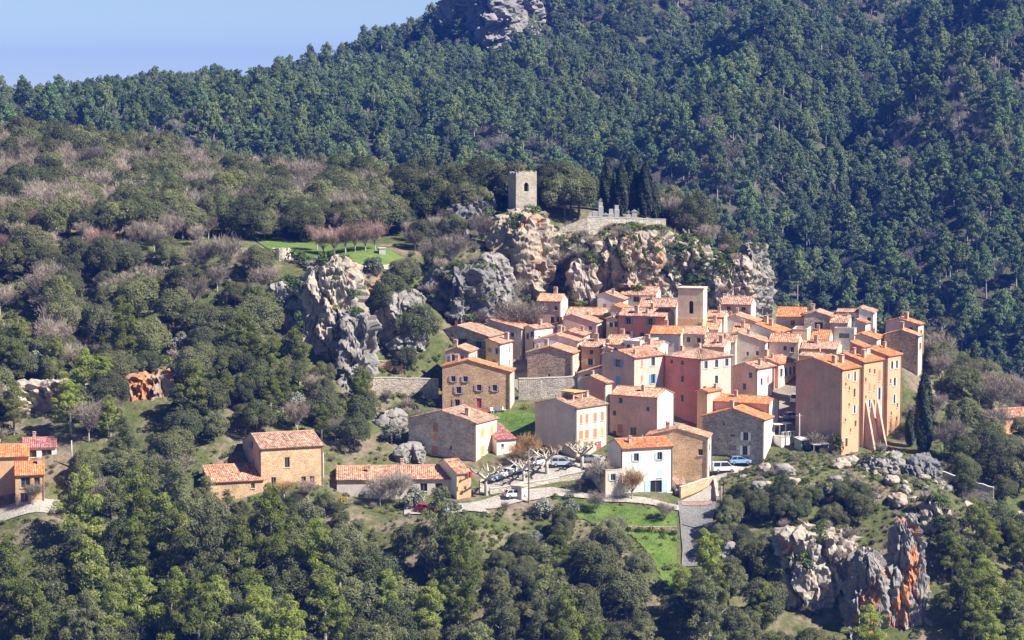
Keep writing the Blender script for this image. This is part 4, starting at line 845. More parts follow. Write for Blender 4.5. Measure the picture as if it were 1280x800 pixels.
H('roofed_house', 'house with weathered roof and ochre wall behind the tall terracotta house', 1046, 437, 478, 60, 44, 12, 'gv', .6, .28, 'ochre', 'beige', 'old', [(.7, 1.0, 1.6, 1.6, 'n'), (.35, 1.2, .8, 1.4, 'r')], (), 2)
H('roofed_house', 'small house with orange roof between the terracotta row and the pale back houses', 1096, 424, 482, 60, 26, 14, 'gu', .7, .3, 'grey', 'cream', 'orange', [(.4, .8, .8, 1.0, 'n')], (), 1)
H('roofed_house', 'top house with weathered pink roof under the cemetery cliff', 820, 369, 514, 68, 44, 6, 'gv', .5, .42, 'bluewhite', 'white', 'old', [(.55, .3, 1.4, 1.2, 'n')], (), 1)
H('roofed_house', 'white house with orange red roof left of the top house under the cliff', 779, 375, 510, 60, 32, 8, 'gu', .7, .36, 'bluewhite', 'white', 'terra', (), (), 1)
H('roofed_house', 'house with weathered roof between the top house and the red house', 845, 384, 506, 68, 46, 6, 'gv', .5, .44, 'grey', 'cream', 'old', (), (), 2)
H('small_house', 'small house with bright orange roof behind the bright orange house', 784, 388, 503, 56, 20, 10, 'gu', .8, .34, 'grey', 'white', 'orange', (), (), 0)
H('roofed_house', 'small house with weathered roof squeezed behind the brown stone gable house', 729, 420, 493.5, 66, 38, 8, 'gu', .5, .28, 'stonebrown', 'cream', 'old', (), (), 2)
H('small_house', 'tiny house with terracotta roof below the red house with green shutters', 781, 431, 480, 68, 24, 6, 'gv', .6, .36, 'cream', 'white', 'terra', [(.5, .6, .7, .9, 'n')], (), 1)
H('small_house', 'narrow white house between the orange house with white shutters and the vivid blue shutters', 764, 436, 479, 62, 10, 6, 'gu', .5, .3, 'cream', 'white', 'old', (), (), 1)
H('roofed_house', 'low house with fresh orange roof behind the terracotta row', 1036, 425, 487, 62, 22, 8, 'gv', .6, .36, 'cream', 'white', 'orange', (), (), 1)
H('roofed_house', 'low house with brown roof close behind the blind red brown wall', 1024, 446, 470, 60, 24, 10, 'gv', .6, .26, 'ochre', 'cream', 'brown', [(.5, .6, 1.2, 1.4, 'n')], (), 1)
H('roofed_house', 'house with red brown roof between the bell tower and the broad brown roof', 898, 412, 493, 68, 22, 6, 'gv', .6, .4, 'grey', 'white', 'terra', (), (), 1)
H('roofed_house', 'house with patchy roof behind the plain pale house at the back', 1060, 404, 496, 66, 22, 6, 'gv', .6, .3, 'stonepale', 'white', 'old', [(.5, .8, .8, 1.0, 'n')], (), 1)
H('roofed_house', 'white house with terracotta roof filling the gap right of the broad brown roof', 933, 417, 492, 64, 18, 8, 'gv', .6, .36, 'bluewhite', 'white', 'terra', (), (), 1)
H('roofed_house', 'house with long weathered roof behind the corner house with vivid blue shutters', 822, 436, 476, 58, 30, 16, 'gv', .6, .28, 'grey', 'cream', 'old', (), (), 2)
H('roofed_house', 'house with faded orange roof behind the tall red pink house', 905, 434, 480, 60, 26, 14, 'gv', .6, .3, 'beige', 'cream', 'terra', (), (), 2)
H('distant_house', 'small house with orange roof cut by the right edge', 1254, 522, 470, 20, 0, 40, 'gu', .5, .34, 'cream', 'orange', 'orange', (), [(.4, .6, .9, 1.2, 'n')], 0, Lm=7, group='houses outside the village')
# --- bell tower
def bell_tower():
    D = 493; P = at(879, 361, D); kk = F / D; a = R_(74); wv = 31 / kk / math.sin(a); wu = 7 / kk / math.cos(a)
    u = Vector((math.cos(a), math.sin(a), 0)); v = Vector((-math.sin(a), math.cos(a), 0)); zb = hz1(P.x, P.y); h = P.z - zb
    t = empty('bell_tower', (P.x, P.y, zb), a); tag(t, 'plain square cream bell tower with ochre lower band and one arched opening', 'tower')
    HOUSE_FP.append([((P + u * x + v * y).x, (P + u * x + v * y).y) for x, y in ((0, 0), (wu, 0), (wu, wv), (0, wv))])
    zs = h - 6.2
    for nm, z0, z1, m, g in (('lower_wall', -2, zs, W['ochre'], 0.06), ('upper_wall', zs, h, W['yellow'], 0.0)):
        mb = MB(); ww = 0.45
        if nm == 'lower_wall': mb.box(-g, wu + g, -g, wv + g, z0, z1)
        else:                           # left face pierced by an arched opening
            yc = wv * 0.47; a0, a1, zz0, zz1 = yc - ww, yc + ww, h - 5.2, h - 3.0
            mb.box(0, .4, 0, a0, z0, z1); mb.box(0, .4, a1, wv, z0, z1); mb.box(0.001, .399, a0, a1, z0, zz0)
            n = 8
            for i in range(n):
                y0 = a0 + (a1 - a0) * i / n; y1 = a0 + (a1 - a0) * (i + 1) / n
                c0 = zz1 + ww * math.sqrt(max(0, 1 - ((y0 - yc) / ww) ** 2)); c1 = zz1 + ww * math.sqrt(max(0, 1 - ((y1 - yc) / ww) ** 2))
                mb.poly([(0.001, y0, c0), (0.001, y0, z1), (0.001, y1, z1), (0.001, y1, c1)]); mb.poly([(0.001, y0, c0), (0.001, y1, c1), (.4, y1, c1), (.4, y0, c0)])
            mb.box(.4, wu, 0.001, .4, z0, z1); mb.box(.4, wu, wv - .4, wv - .001, z0, z1); mb.box(wu - .4, wu - .001, .4, wv - .4, z0, z1)
        mb.build(nm, m, t)
    MB().box(.9, .95, wv * .47 - .6, wv * .47 + .6, h - 5.3, h - 2.4).build('louvre', SH['k'], t)
    MB().box(-.15, wu + .15, -.15, wv + .15, h + .003, h + .16).box(-.08, wu + .08, -.08, wv + .08, h - .25, h - .12).build('cornice', W['beige'], t)
bell_tower()
# --- ruined square tower on the rock
def old_tower():
    D = 533; P = at(645, 215, D); kk = F / D; a = R_(22); wu = 26 / kk / math.cos(a); wv = 4.6
    zb = at(643, 274, D).z - 1.5; h = P.z - zb
    HOUSE_FP.append([(P.x - 3.5, P.y - 3), (P.x + 9, P.y - 3), (P.x + 9, P.y + 10), (P.x - 5.5, P.y + 10)]); t = empty('stone_tower', (P.x, P.y, zb), a); tag(t, 'square ruined stone tower standing on the high rock', 'tower')
    m = stonework('tower', (0.46, 0.40, 0.32), (0.48, 0.43, 0.35), 3.0, 0.2)
    V = []; w1 = 0.55
    mb = MB(); ops = [(wu * .5, h - 4.3, h - 2.9), (wu * .5, 1.3, 3.2)]
    xa, xb = wu * .5 - w1, wu * .5 + w1
    mb.box(0, xa, 0, .7, 0, h - .35); mb.box(xb, wu, 0, .7, 0, h - .2)
    zc = 0
    for x, z0, z1 in sorted(ops, key=lambda o: o[1]):
        mb.box(xa, xb, 0.001, .699, zc, z0); zc = z1
        n = 6
        for i in range(n):
            a0 = xa + 2 * w1 * i / n; a1 = xa + 2 * w1 * (i + 1) / n
            c0 = z1 + w1 * math.sqrt(max(0, 1 - ((a0 - x) / w1) ** 2)); c1 = z1 + w1 * math.sqrt(max(0, 1 - ((a1 - x) / w1) ** 2))
            mb.poly([(a0, 0.001, c0), (a1, 0.001, c1), (a1, 0.001, z1 + w1 + .02), (a0, 0.001, z1 + w1 + .02)]); mb.poly([(a0, 0.001, c0), (a0, .7, c0), (a1, .7, c1), (a1, 0.001, c1)])
        zc = z1 + w1 + .02
    mb.box(xa, xb, 0.001, .699, zc, h - .1)
    mb.build('wall', m, t)
    MB().box(0.001, .7, .7, wv, 0, h - .45).build('wall', m, t); MB().box(wu - .7, wu - .001, .7, wv, 0, h - .3).build('wall', m, t); MB().box(.7, wu - .7, wv - .7, wv - .001, 0, h - .6).build('wall', m, t)
    cr = MB()
    for i in range(16):                  # broken crown of stones
        x = wu * i / 16; cr.box(x + .01, x + wu / 16 - .01, .02, .62, h - .36, h - .1 + random.uniform(-.2, .28) + .25 * math.sin(i / 15 * math.pi))
    for i in range(9): cr.box(.02, .6, .75 + i * .42, 1.12 + i * .42, h - .46, h - .2 + random.uniform(-.2, .2))
    cr.build('crown_stones', m, t)
    MB().box(.71, wu - .71, .71, wv - .71, h - 2.2, h - 2.0).build('floor', m, t)  # unseen slab, added to keep the inside of the open tower in shade
old_tower()
# ------------------------------------------------------------------ walls, huts, poles, cemetery
def wall_run(name, label, A, B, h, th, mat, cat='wall', segs=10, cap=None, group=None, depth=2.0):
    """Free-standing or retaining wall between two points on the ground (photo pixel, depth); its top follows the ground."""
    a, b = at(*A), at(*B); t = empty(name, (a.x, a.y, a.z)); tag(t, label, cat, group)
    d = Vector((b.x - a.x, b.y - a.y, 0)); Ln = d.length; d.normalize(); n = Vector((-d.y, d.x, 0))
    tz = [a.z + (b.z - a.z) * i / segs + random.uniform(-.08, .08) + h for i in range(segs + 1)]
    V = []; Fc = []
    for i in range(segs + 1):
        p = d * (Ln * i / segs); zt = tz[i] - a.z; zb = zt - h - depth
        for s_ in (-1, 1):
            q = p + n * (s_ * th / 2); V += [(q.x, q.y, zb), (q.x, q.y, zt)]
    for i in range(segs):
        j = i * 4
        Fc += [(j, j + 4, j + 5, j + 1), (j + 2, j + 3, j + 7, j + 6), (j + 1, j + 5, j + 7, j + 3)]
    Fc += [(0, 1, 3, 2), (segs * 4, segs * 4 + 2, segs * 4 + 3, segs * 4 + 1)]
    link('masonry', np_mesh(name, V, Fc, [mat]), t)
    if cap:
        V = []; Fc = []
        for i in range(segs + 1):
            p = d * (Ln * i / segs); zt = tz[i] - a.z + .004
            for s_ in (-1, 1):
                q = p + n * (s_ * (th / 2 + .06)); V += [(q.x, q.y, zt), (q.x, q.y, zt + .14)]
        for i in range(segs):
            j = i * 4; Fc += [(j, j + 4, j + 5, j + 1), (j + 2, j + 3, j + 7, j + 6), (j + 1, j + 5, j + 7, j + 3)]
        Fc += [(0, 1, 3, 2), (segs * 4, segs * 4 + 2, segs * 4 + 3, segs * 4 + 1)]
        link('coping', np_mesh(name, V, Fc, [cap]), t)
    return t
wall_run('retaining_wall', 'low stone retaining wall along the front of the parking terrace', (612, 620, 434.5), (700, 606, 438.5), 1.3, .5, W['stonepale'], cap=M_SILL)
wall_run('retaining_wall', 'overgrown stone retaining wall between the parking terrace and the white house annex', (700, 606, 438.5), (757, 594, 440.5), 1.6, .5, W['stone'], cap=M_SILL)
wall_run('terrace_wall', 'long dark terrace wall in front of the brown stone gable house', (648, 500, 474), (722, 497, 476), 4.2, .6, W['stonedark'], cap=M_SILL)
wall_run('terrace_wall', 'grey garden wall left of the house with violet shutters', (462, 490, 472), (548, 492, 474), 2.9, .5, W['stone'], cap=M_SILL)
wall_run('terrace_wall', 'orange lit garden wall beneath the rounded dark pinnacle', (467, 466, 480), (504, 468, 480), 2.4, .5, W['stonewarm'], cap=M_SILL)
wall_run('cemetery_wall', 'pale curved wall of the cemetery above the cliff', (733, 284, 530), (832, 287, 533), 2.2, .6, W['stonepale'], cap=M_SILL)
wall_run('cemetery_wall', 'low wall climbing from the tower rock to the cemetery', (690, 296, 529), (734, 280, 530), 1.4, .5, W['stone'])
wall_run('stone_wall', 'long straight stone wall on the slope right of the hillock', (1176, 607, 438), (1242, 628, 435), 2.6, .5, W['stone'], cap=M_SILL)
wall_run('stone_wall', 'sunlit stone ramp wall below the rubble stone house', (850, 620, 436), (893, 606, 441), 1.6, .5, W['stonewarm'], cap=M_SILL)
wall_run('stone_wall', 'pale wall at the shaded road below the hillock', (897, 628, 434), (893, 604, 441), 1.2, .5, W['stone'])
wall_run('ruined_wall', 'ruined rubble wall at the edge of the plateau meadow', (283, 322, 503), (322, 320, 503), 1.8, .7, W['stonepale'], segs=14)
wall_run('garden_hedge_wall', 'low brown wall under the hedge on the grass bank', (785, 664, 424), (846, 664, 424), .9, .4, W['stonebrown'])
def round_ruin(label, px, py, D, r, h):
    p = at(px, py, D); t = empty('ruin_tower', (p.x, p.y, hz1(p.x, p.y) - .6)); tag(t, label, 'ruin', 'ruins above the left cliff'); n = 18; mb = MB()
    for i in range(n):
        a0, a1 = 2 * math.pi * i / n, 2 * math.pi * (i + 1) / n; hh = h + random.uniform(-.35, .3)
        q = [(r * math.cos(a), r * math.sin(a)) for a in (a0, a1)]; s_ = [(x * .72, y * .72) for x, y in q]
        mb.prism([q[0], q[1], s_[1], s_[0]], 0, hh)
    mb.build('masonry', W['stonepale'], t)
round_ruin('round ruined stone stump in the ivy above the left cliff', 352, 326, 501, 1.9, 2.6)
round_ruin('second round ruined stump at the cliff edge right of the ivy', 411, 338, 494, 1.6, 2.6)
def hut():
    p = at(651, 626, 431.5); a = R_(52); t = empty('utility_hut', (p.x, p.y, p.z), a); tag(t, 'small pale utility hut with flat slab roof beside the lane', 'hut')
    MB().box(0, 2.0, 0, 2.2, -1, 2.5).build('wall', W['cream'], t); MB().box(-.2, 2.2, -.2, 2.4, 2.503, 2.68).build('roof', W['palepink'], t); MB().box(.5, 1.4, -.04, -.003, 0, 1.95).build('door', SH['w'], t)
    HOUSE_FP.append([(p.x, p.y), (p.x + 1, p.y + 2), (p.x - 2, p.y + 2), (p.x - 1, p.y)])
hut()
M_WOOD = plain('pole_wood', (0.22, 0.18, 0.14)); M_CONC = plain('concrete', (0.46, 0.44, 0.41)); M_METAL = plain('grey_metal', (0.3, 0.3, 0.31), 0.4, 0.5)
def pole(label, px, py, D, h, mat, arms=1):
    p = at(px, py, D); z = hz1(p.x, p.y); t = empty('utility_pole', (p.x, p.y, z)); tag(t, label, 'pole', 'utility poles')
    MB().tube([(0, 0, -.5), (0, 0, h * .5), (0, 0, h)], [.16, .14, .1], 8).build('post', mat, t, smooth=True)
    for k in range(arms): MB().box(-.7, .7, -.05, .05, h - .5 - k * .7, h - .38 - k * .7).build('crossarm', M_METAL, t)
pole('tall wooden pole in front of the pale utility hut', 661, 627, 431, 9.8, M_WOOD, 1)
pole('pale pole at the foot of the tall terracotta house', 999, 554, 452, 6.6, M_CONC, 1)
pole('white concrete pole right of the house with dark purple red roof', 90, 585, 432, 5.0, M_CONC, 0)
pole('thin lamp pole beside the orange stone farmhouse', 404, 582, 436, 4.5, M_CONC, 0)
pole('wooden pole at the roadside right of the shaded road', 901, 650, 424, 7.0, M_WOOD, 0)
pole('thin pole right of the narrow alley wall', 767, 580, 441, 4.0, M_METAL, 0)
def power_frame():
    p = at(150, 304, 520); z = hz1(p.x, p.y); t = empty('power_line_frame', (p.x, p.y, z)); tag(t, 'double wooden power line frame standing on the upper left field', 'pylon')
    for x in (0, 9.0): MB().tube([(x, 0, -.5), (x, 0, 5.2)], [.15, .1], 6).build('post', M_WOOD, t)
    for dz in (4.3, 4.9): MB().tube([(-.8, 0, dz - .3), (4.5, 0, dz - .35), (9.8, 0, dz)], .06, 5).build('beam', M_WOOD, t)
power_frame()
# cemetery tombs
TOMB = []
M_TOMB = plain('tomb_stone', (0.42, 0.41, 0.39)); M_TOMB2 = plain('tomb_granite', (0.42, 0.42, 0.44))
tl = ['white tomb with tall headstone', 'low grey tomb', 'white cross-topped tomb', 'pale family tomb with little gable roof', 'white slab tomb']
for k, px in enumerate([738, 744, 751, 757, 764, 771, 778, 786, 793, 800, 807, 814, 822]):
    p = at(px, 277, 537 + (k % 3) * 1.6); z = hz1(p.x, p.y); kind = k % 5; m = M_TOMB if kind != 1 else M_TOMB2
    t = empty('tomb', (p.x, p.y, z)); hs_ = 0.5 + 0.25 * (k % 3)
    ordn = ['first', 'second', 'third', 'fourth', 'fifth', 'sixth', 'seventh', 'eighth', 'ninth', 'tenth', 'eleventh', 'twelfth', 'last'][k]
    tag(t, f'{tl[kind]} behind the cemetery wall, {ordn} from the left', 'tomb', 'cemetery tombs')
    MB().box(-.55, .55, -.9, .9, -1.2, hs_ + 1.4).build('slab', m, t)
    if kind in (0, 2, 4): MB().box(-.45, .45, .6, .8, hs_ + 1.403, hs_ + 2.4).build('headstone', m, t)
    if kind == 2: MB().box(-.09, .09, .64, .76, hs_ + 2.402, hs_ + 3.3).box(-.35, .35, .64, .76, hs_ + 2.8, hs_ + 2.98).build('cross', m, t)
    if kind == 3: MB().prism([(-.6, -.9), (.6, -.9), (.6, .9), (-.6, .9)], hs_ + 1.403, hs_ + 2.2).poly([(-.7, -1, hs_ + 2.2), (.7, -1, hs_ + 2.2), (0, -1, hs_ + 2.7)]).poly([(-.7, -1, hs_ + 2.2), (0, -1, hs_ + 2.7), (0, 1, hs_ + 2.7), (-.7, 1, hs_ + 2.2)]).poly([(.7, -1, hs_ + 2.2), (.7, 1, hs_ + 2.2), (0, 1, hs_ + 2.7), (0, -1, hs_ + 2.7)]).build('chapel', m, t)
# well house on the meadow
p = at(477, 312, 512); t = empty('stone_well', (p.x, p.y, hz1(p.x, p.y)), .3); tag(t, 'small white stone well house at the end of the row of bare trees', 'well')
MB().box(-.7, .7, -.7, .7, -.5, 1.2).build('wall', M_TOMB, t); MB().box(-.85, .85, -.85, .85, 1.203, 1.35).build('slab', M_SILL, t)
# balcony house front, hut and table by the pale pole
p = at(977, 552, 452.5); t = empty('white_terrace', (p.x, p.y, hz1(p.x, p.y)), R_(35)); tag(t, 'small white balcony terrace with arched openings right of the blinding white wall', 'terrace')
tb = MB(); tb.box(0, 3.4, 0, 3, -1, 2.0).build('wall', W['white'], t); MB().box(-.1, 3.5, -.1, 3.0, 2.003, 2.12).build('deck', M_SILL, t)
for k in range(9): MB().box(.02 + k * .41, .08 + k * .41, -.06, 0, 2.12, 2.95).build('baluster', M_WHITEPAINT, t)
MB().box(0, 3.45, -.08, .02, 2.952, 3.02).build('handrail', M_WHITEPAINT, t)
for k in range(3): MB().box(.1 + k * 1.5, .3 + k * 1.5, 2.4, 2.6, 2.12, 4.2).build('post', M_WHITEPAINT, t)
MB().box(-.1, 3.6, 1.2, 3.0, 4.203, 4.32).build('canopy', M_WHITEPAINT, t)
p = at(1001, 553, 450.5); t = empty('garden_shed', (p.x, p.y, hz1(p.x, p.y)), R_(30)); tag(t, 'small dark green garden shed at the foot of the tall terracotta house', 'shed')
MB().box(0, 2.4, 0, 2, -.5, 2.0).build('wall', plain('shed_green', (0.12, 0.2, 0.15)), t); MB().poly([(-.2, -.3, 1.95), (2.6, -.3, 1.95), (2.6, 2.2, 2.35), (-.2, 2.2, 2.35)]).poly([(-.2, -.3, 2.05), (2.6, -.3, 2.05), (2.6, 2.2, 2.45), (-.2, 2.2, 2.45)]).build('roof', M_CONC, t); MB().box(.4, 1.2, -.03, -.003, -.2, 1.7).build('door', SH['k'], t)
p = at(1017, 557, 449); t = empty('carport', (p.x, p.y, hz1(p.x, p.y)), R_(15)); tag(t, 'low carport with white flat roof against the blind red brown wall', 'carport')
for x, y in ((.1, .1), (3.0, .1), (.1, 2.2), (3.0, 2.2)): MB().box(x - .06, x + .06, y - .06, y + .06, -.5, 1.5).build('post', M_METAL, t)
MB().box(-.1, 3.3, -.1, 2.5, 1.503, 1.65).build('roof', M_TOMB, t)
# roof canopy on the cream house, garden parasol and tables on the lawn
p = at(717, 491, 450.0); t = empty('roof_canopy', (p.x, p.y, p.z - 2.2), R_(47)); tag(t, 'orange slab canopy over the roof terrace of the cream three-storey house', 'canopy')
for x, y in ((.2, .2), (2.6, .2), (2.6, 3.0), (.2, 3.0)): MB().box(x - .1, x + .1, y - .1, y + .1, -2, 2.2).build('post', W['cream'], t)
MB().box(-.2, 3.2, -.3, 3.6, 2.203, 2.36).build('slab', SH['o'], t)
for k, (px, py, c, lab) in enumerate([(607, 512, (0.7, 0.08, 0.07), 'red garden chair on the terrace at the top of the lawn'), (615, 513, (0.75, 0.74, 0.72), 'white garden chair on the terrace at the top of the lawn'), (622, 513, (0.12, 0.13, 0.3), 'dark blue garden chair on the terrace at the top of the lawn'), (630, 513, (0.65, 0.65, 0.66), 'pale grey garden chair beside the dark blue one')]):
    p = at(px, py, 465.5); t = empty('garden_chair', (p.x, p.y, hz1(p.x, p.y) + .16), .4 * k); tag(t, lab, 'chair', 'garden chairs on the lawn'); m = plain(f'chair_paint_{"abcd"[k]}', c)
    MB().box(-.3, .3, -.3, .3, .42, .47).build('seat', m, t); MB().box(-.3, .3, .26, .32, .472, 1.0).build('backrest', m, t)
    for x in (-.27, .27):
        for y in (-.27, .27): MB().box(x - .03, x + .03, y - .03, y + .03, 0, .419).build('leg', m, t)
def flag():
    p = at(585, 600, 431); t = empty('red_flag', (p.x, p.y, p.z - 3)); tag(t, 'small red flag on a short staff at the end of the long building', 'flag')
    MB().tube([(0, 0, 0), (0, 0, 4.6)], .04, 6).build('staff', M_METAL, t)
    V = []; Fc = []
    for i in range(6): V += [(i * .16, .06 * math.sin(i * 1.6), 4.5), (i * .16, .06 * math.sin(i * 1.6 + .5), 3.6), ]
    Fc = [(2 * i, 2 * i + 2, 2 * i + 3, 2 * i + 1) for i in range(5)]
    link('cloth', np_mesh('cloth', V, Fc, [plain('flag_red', (0.7, 0.05, 0.05))]), t)
flag()

# ------------------------------------------------------------------ cars
_carm = {}
def car_paint(name, c):
    if name not in MATS:
        m, nt, b = new_mat('paint_' + name); b.inputs['Base Color'].default_value = (*c, 1); b.inputs['Roughness'].default_value = .25; b.inputs['Specular IOR Level'].default_value = .5; b.inputs['Coat Weight'].default_value = .6
        MATS[name] = m
    return MATS[name]
M_TYRE = plain('tyre_rubber', (0.025, 0.025, 0.025)); M_RIM = plain('rim_alloy', (0.5, 0.5, 0.52), .3, .5, .6); M_LAMP = plain('lamp_glass', (0.75, 0.75, 0.72), .15, .5); M_TAIL = plain('tail_lamp', (0.5, 0.03, 0.03), .2, .5)
PROF = {'car': ([(-2.05, .35), (-2.08, .75), (-1.95, .95), (1.05 * .9, .98), (1.9, .82), (2.08, .6), (2.05, .32)], [(-1.85, .95), (-1.45, 1.43), (.15, 1.46), (1.0, .97)]),
        'estate': ([(-2.15, .35), (-2.2, .8), (-2.1, 1.0), (1.0, 1.0), (1.95, .86), (2.15, .6), (2.12, .32)], [(-2.08, 1.0), (-1.9, 1.46), (.2, 1.5), (1.05, .99)]),
        'van': ([(-2.2, .38), (-2.22, .9), (-2.2, 1.1), (1.3, 1.12), (2.0, 1.0), (2.2, .7), (2.18, .35)], [(-2.18, 1.1), (-2.12, 1.85), (.6, 1.88), (1.4, 1.1)])}
def loft(prof, w0, w1, seg):
    """Side outline lofted across the width, narrowing towards the top."""
    zs = [p[1] for p in prof]; lo, hi = min(zs), max(zs); V = []; n = len(prof); Fc = []
    for s_ in seg:
        for x, z in prof:
            t_ = (z - lo) / (hi - lo + 1e-6); hw = w0 * (1 - t_) + w1 * t_; e = abs(s_) ** 6
            V.append((x * (1 - .04 * e), s_ * hw, z - .03 * e))
    m = len(seg)
    for j in range(m - 1):
        for i in range(n - 1): Fc.append((j * n + i, j * n + i + 1, (j + 1) * n + i + 1, (j + 1) * n + i))
        Fc.append((j * n + n - 1, j * n, (j + 1) * n, (j + 1) * n + n - 1))
    Fc.append(tuple(reversed(range(n)))); Fc.append(tuple((m - 1) * n + i for i in range(n)))
    return V, Fc
SEG = [-1, -.93, -.6, 0, .6, .93, 1]
def car(label, px, py, D, rz, kind, pname, c, group, lift=.24, name='parked_car', cat='car'):
    p = at(px, py, D); z = hz1(p.x, p.y) + lift; t = empty(name, (p.x, p.y, z), rz); tag(t, label, cat, group)
    pm = car_paint(pname, c); low, cab = PROF[kind]
    if kind not in _carm:
        V, Fc = loft(low, .86, .80, SEG); V2, F2 = loft(cab, .74, .60, SEG); glass = np_mesh('cabin_glass', V2, F2, [GLASS])
        (x0, z0), (x1, z1), (x2, z2), (x3, z3) = cab; sk = MB()
        sk.box(x1 - .1, x2 + .1, -.62, .62, z1 + .004, z1 + .05)
        for xa, za, xb, zb_ in ((x0, z0, x1, z1), (x3, z3, x2, z2), ((x1 + x2) / 2 - .05, z0, (x1 + x2) / 2, z1)):
            for s_ in (-1, 1): sk.tube([(xa, s_ * .75, za), (xb, s_ * .61, zb_ + .02)], .055, 4)
        tyre = MB(); n = 14; rim = MB()
        for r, y0, y1, mb in ((.31, -.1, .1, tyre), (.2, -.115, .115, rim)):
            pts = [(r * math.cos(2 * math.pi * i / n), r * math.sin(2 * math.pi * i / n)) for i in range(n)]
            i0 = len(mb.V); mb.V += [(x, y0, z_) for x, z_ in pts] + [(x, y1, z_) for x, z_ in pts]
            mb.Fc.append(tuple(i0 + i for i in range(n))); mb.Fc.append(tuple(i0 + n + i for i in reversed(range(n))))
            for i in range(n): mb.Fc.append((i0 + (i + 1) % n, i0 + i, i0 + n + i, i0 + n + (i + 1) % n))
        _carm[kind] = ((V, Fc), glass, sk, tyre.mesh('tyre', M_TYRE), rim.mesh('rim', M_RIM), MB().box(-.06, .06, -.16, .16, -.08, .08).mesh('headlight', M_LAMP), MB().box(-.05, .05, -.1, .1, -.12, .12).mesh('tail_light', M_TAIL))
    (V, Fc), glass, sk, tyre, rim, hl, tlm = _carm[kind]
    key = (kind, pname)
    if key not in _carm: _carm[key] = (np_mesh('body', V, Fc, [pm]), np_mesh('roof', sk.V, sk.Fc, [pm]))
    link('body', _carm[key][0], t); cb = link('cabin', glass, t); link('roof_pillars', _carm[key][1], cb)
    for x in (-1.3, 1.3):
        for y in (-.76, .76):
            wv = link('wheel', tyre, t, (x, y, .31)); link('rim', rim, wv)
    fx = low[-2][0] - .02; rx = low[1][0] + .02
    for y in (-.6, .6): link('headlight', hl, t, (fx - .05, y, .7)); link('tail_light', tlm, t, (rx, y, .8))
    return t
SIL = (0.50, 0.52, 0.55)
g = 'cars on the parking terrace'
car('silver estate car parked side-on under the plane trees', 703, 592, 443.5, R_(4), 'estate', 'silver', (0.42, 0.46, 0.52), g)
car('dark grey car parked right of the side-on silver estate', 737, 583, 446, R_(10), 'car', 'slate', (0.16, 0.18, 0.22), g)
car('white estate car with its rear to the road, rightmost of the angled row', 669, 588, 444.5, R_(232), 'estate', 'pale', (0.62, 0.63, 0.65), g)
car('silver car in the angled row, second from the right', 656, 592, 443, R_(232), 'car', 'silver', (0.42, 0.46, 0.52), g)
car('white car in the middle of the angled row', 645, 594, 442.5, R_(232), 'car', 'white', (0.75, 0.75, 0.75), g)
car('pale grey car in the angled row, second from the left', 633, 597, 441.5, R_(232), 'estate', 'pale', (0.62, 0.63, 0.65), g)
car('blue grey car at the left end of the angled row', 620, 600, 440.5, R_(225), 'car', 'bluegrey', (0.25, 0.31, 0.40), g)
g = 'cars on the lower parking place'
car('bright red car parked above the foreground pines', 533, 642, 425.5, R_(-28), 'car', 'red', (0.55, 0.015, 0.03), g)
car('light blue car between the red and the navy car', 548, 640, 426.5, R_(-28), 'car', 'lightblue', (0.25, 0.40, 0.62), g)
car('dark navy car right of the light blue car', 563, 639, 427, R_(-28), 'estate', 'navy', (0.025, 0.05, 0.14), g)
g = 'vehicles in the village street'
car('white van parked beside the rubble stone house', 905, 588, 448, R_(8), 'van', 'white', (0.75, 0.75, 0.75), g, name='parked_van', cat='van')
car('blue car in the shade behind the white van', 925, 583, 450.5, R_(6), 'car', 'lightblue', (0.25, 0.40, 0.62), g)
car('white van parked in the shaded street below the row houses', 998, 494, 472, R_(60), 'van', 'white', (0.75, 0.75, 0.75), g, name='parked_van', cat='van')
car('silver car on the street beside the blinding white wall', 992, 520, 463, R_(20), 'car', 'silver', (0.42, 0.46, 0.52), g)
car('white car beside the small pale utility hut', 644, 625, 432.5, R_(20), 'car', 'white', (0.75, 0.75, 0.75), g)
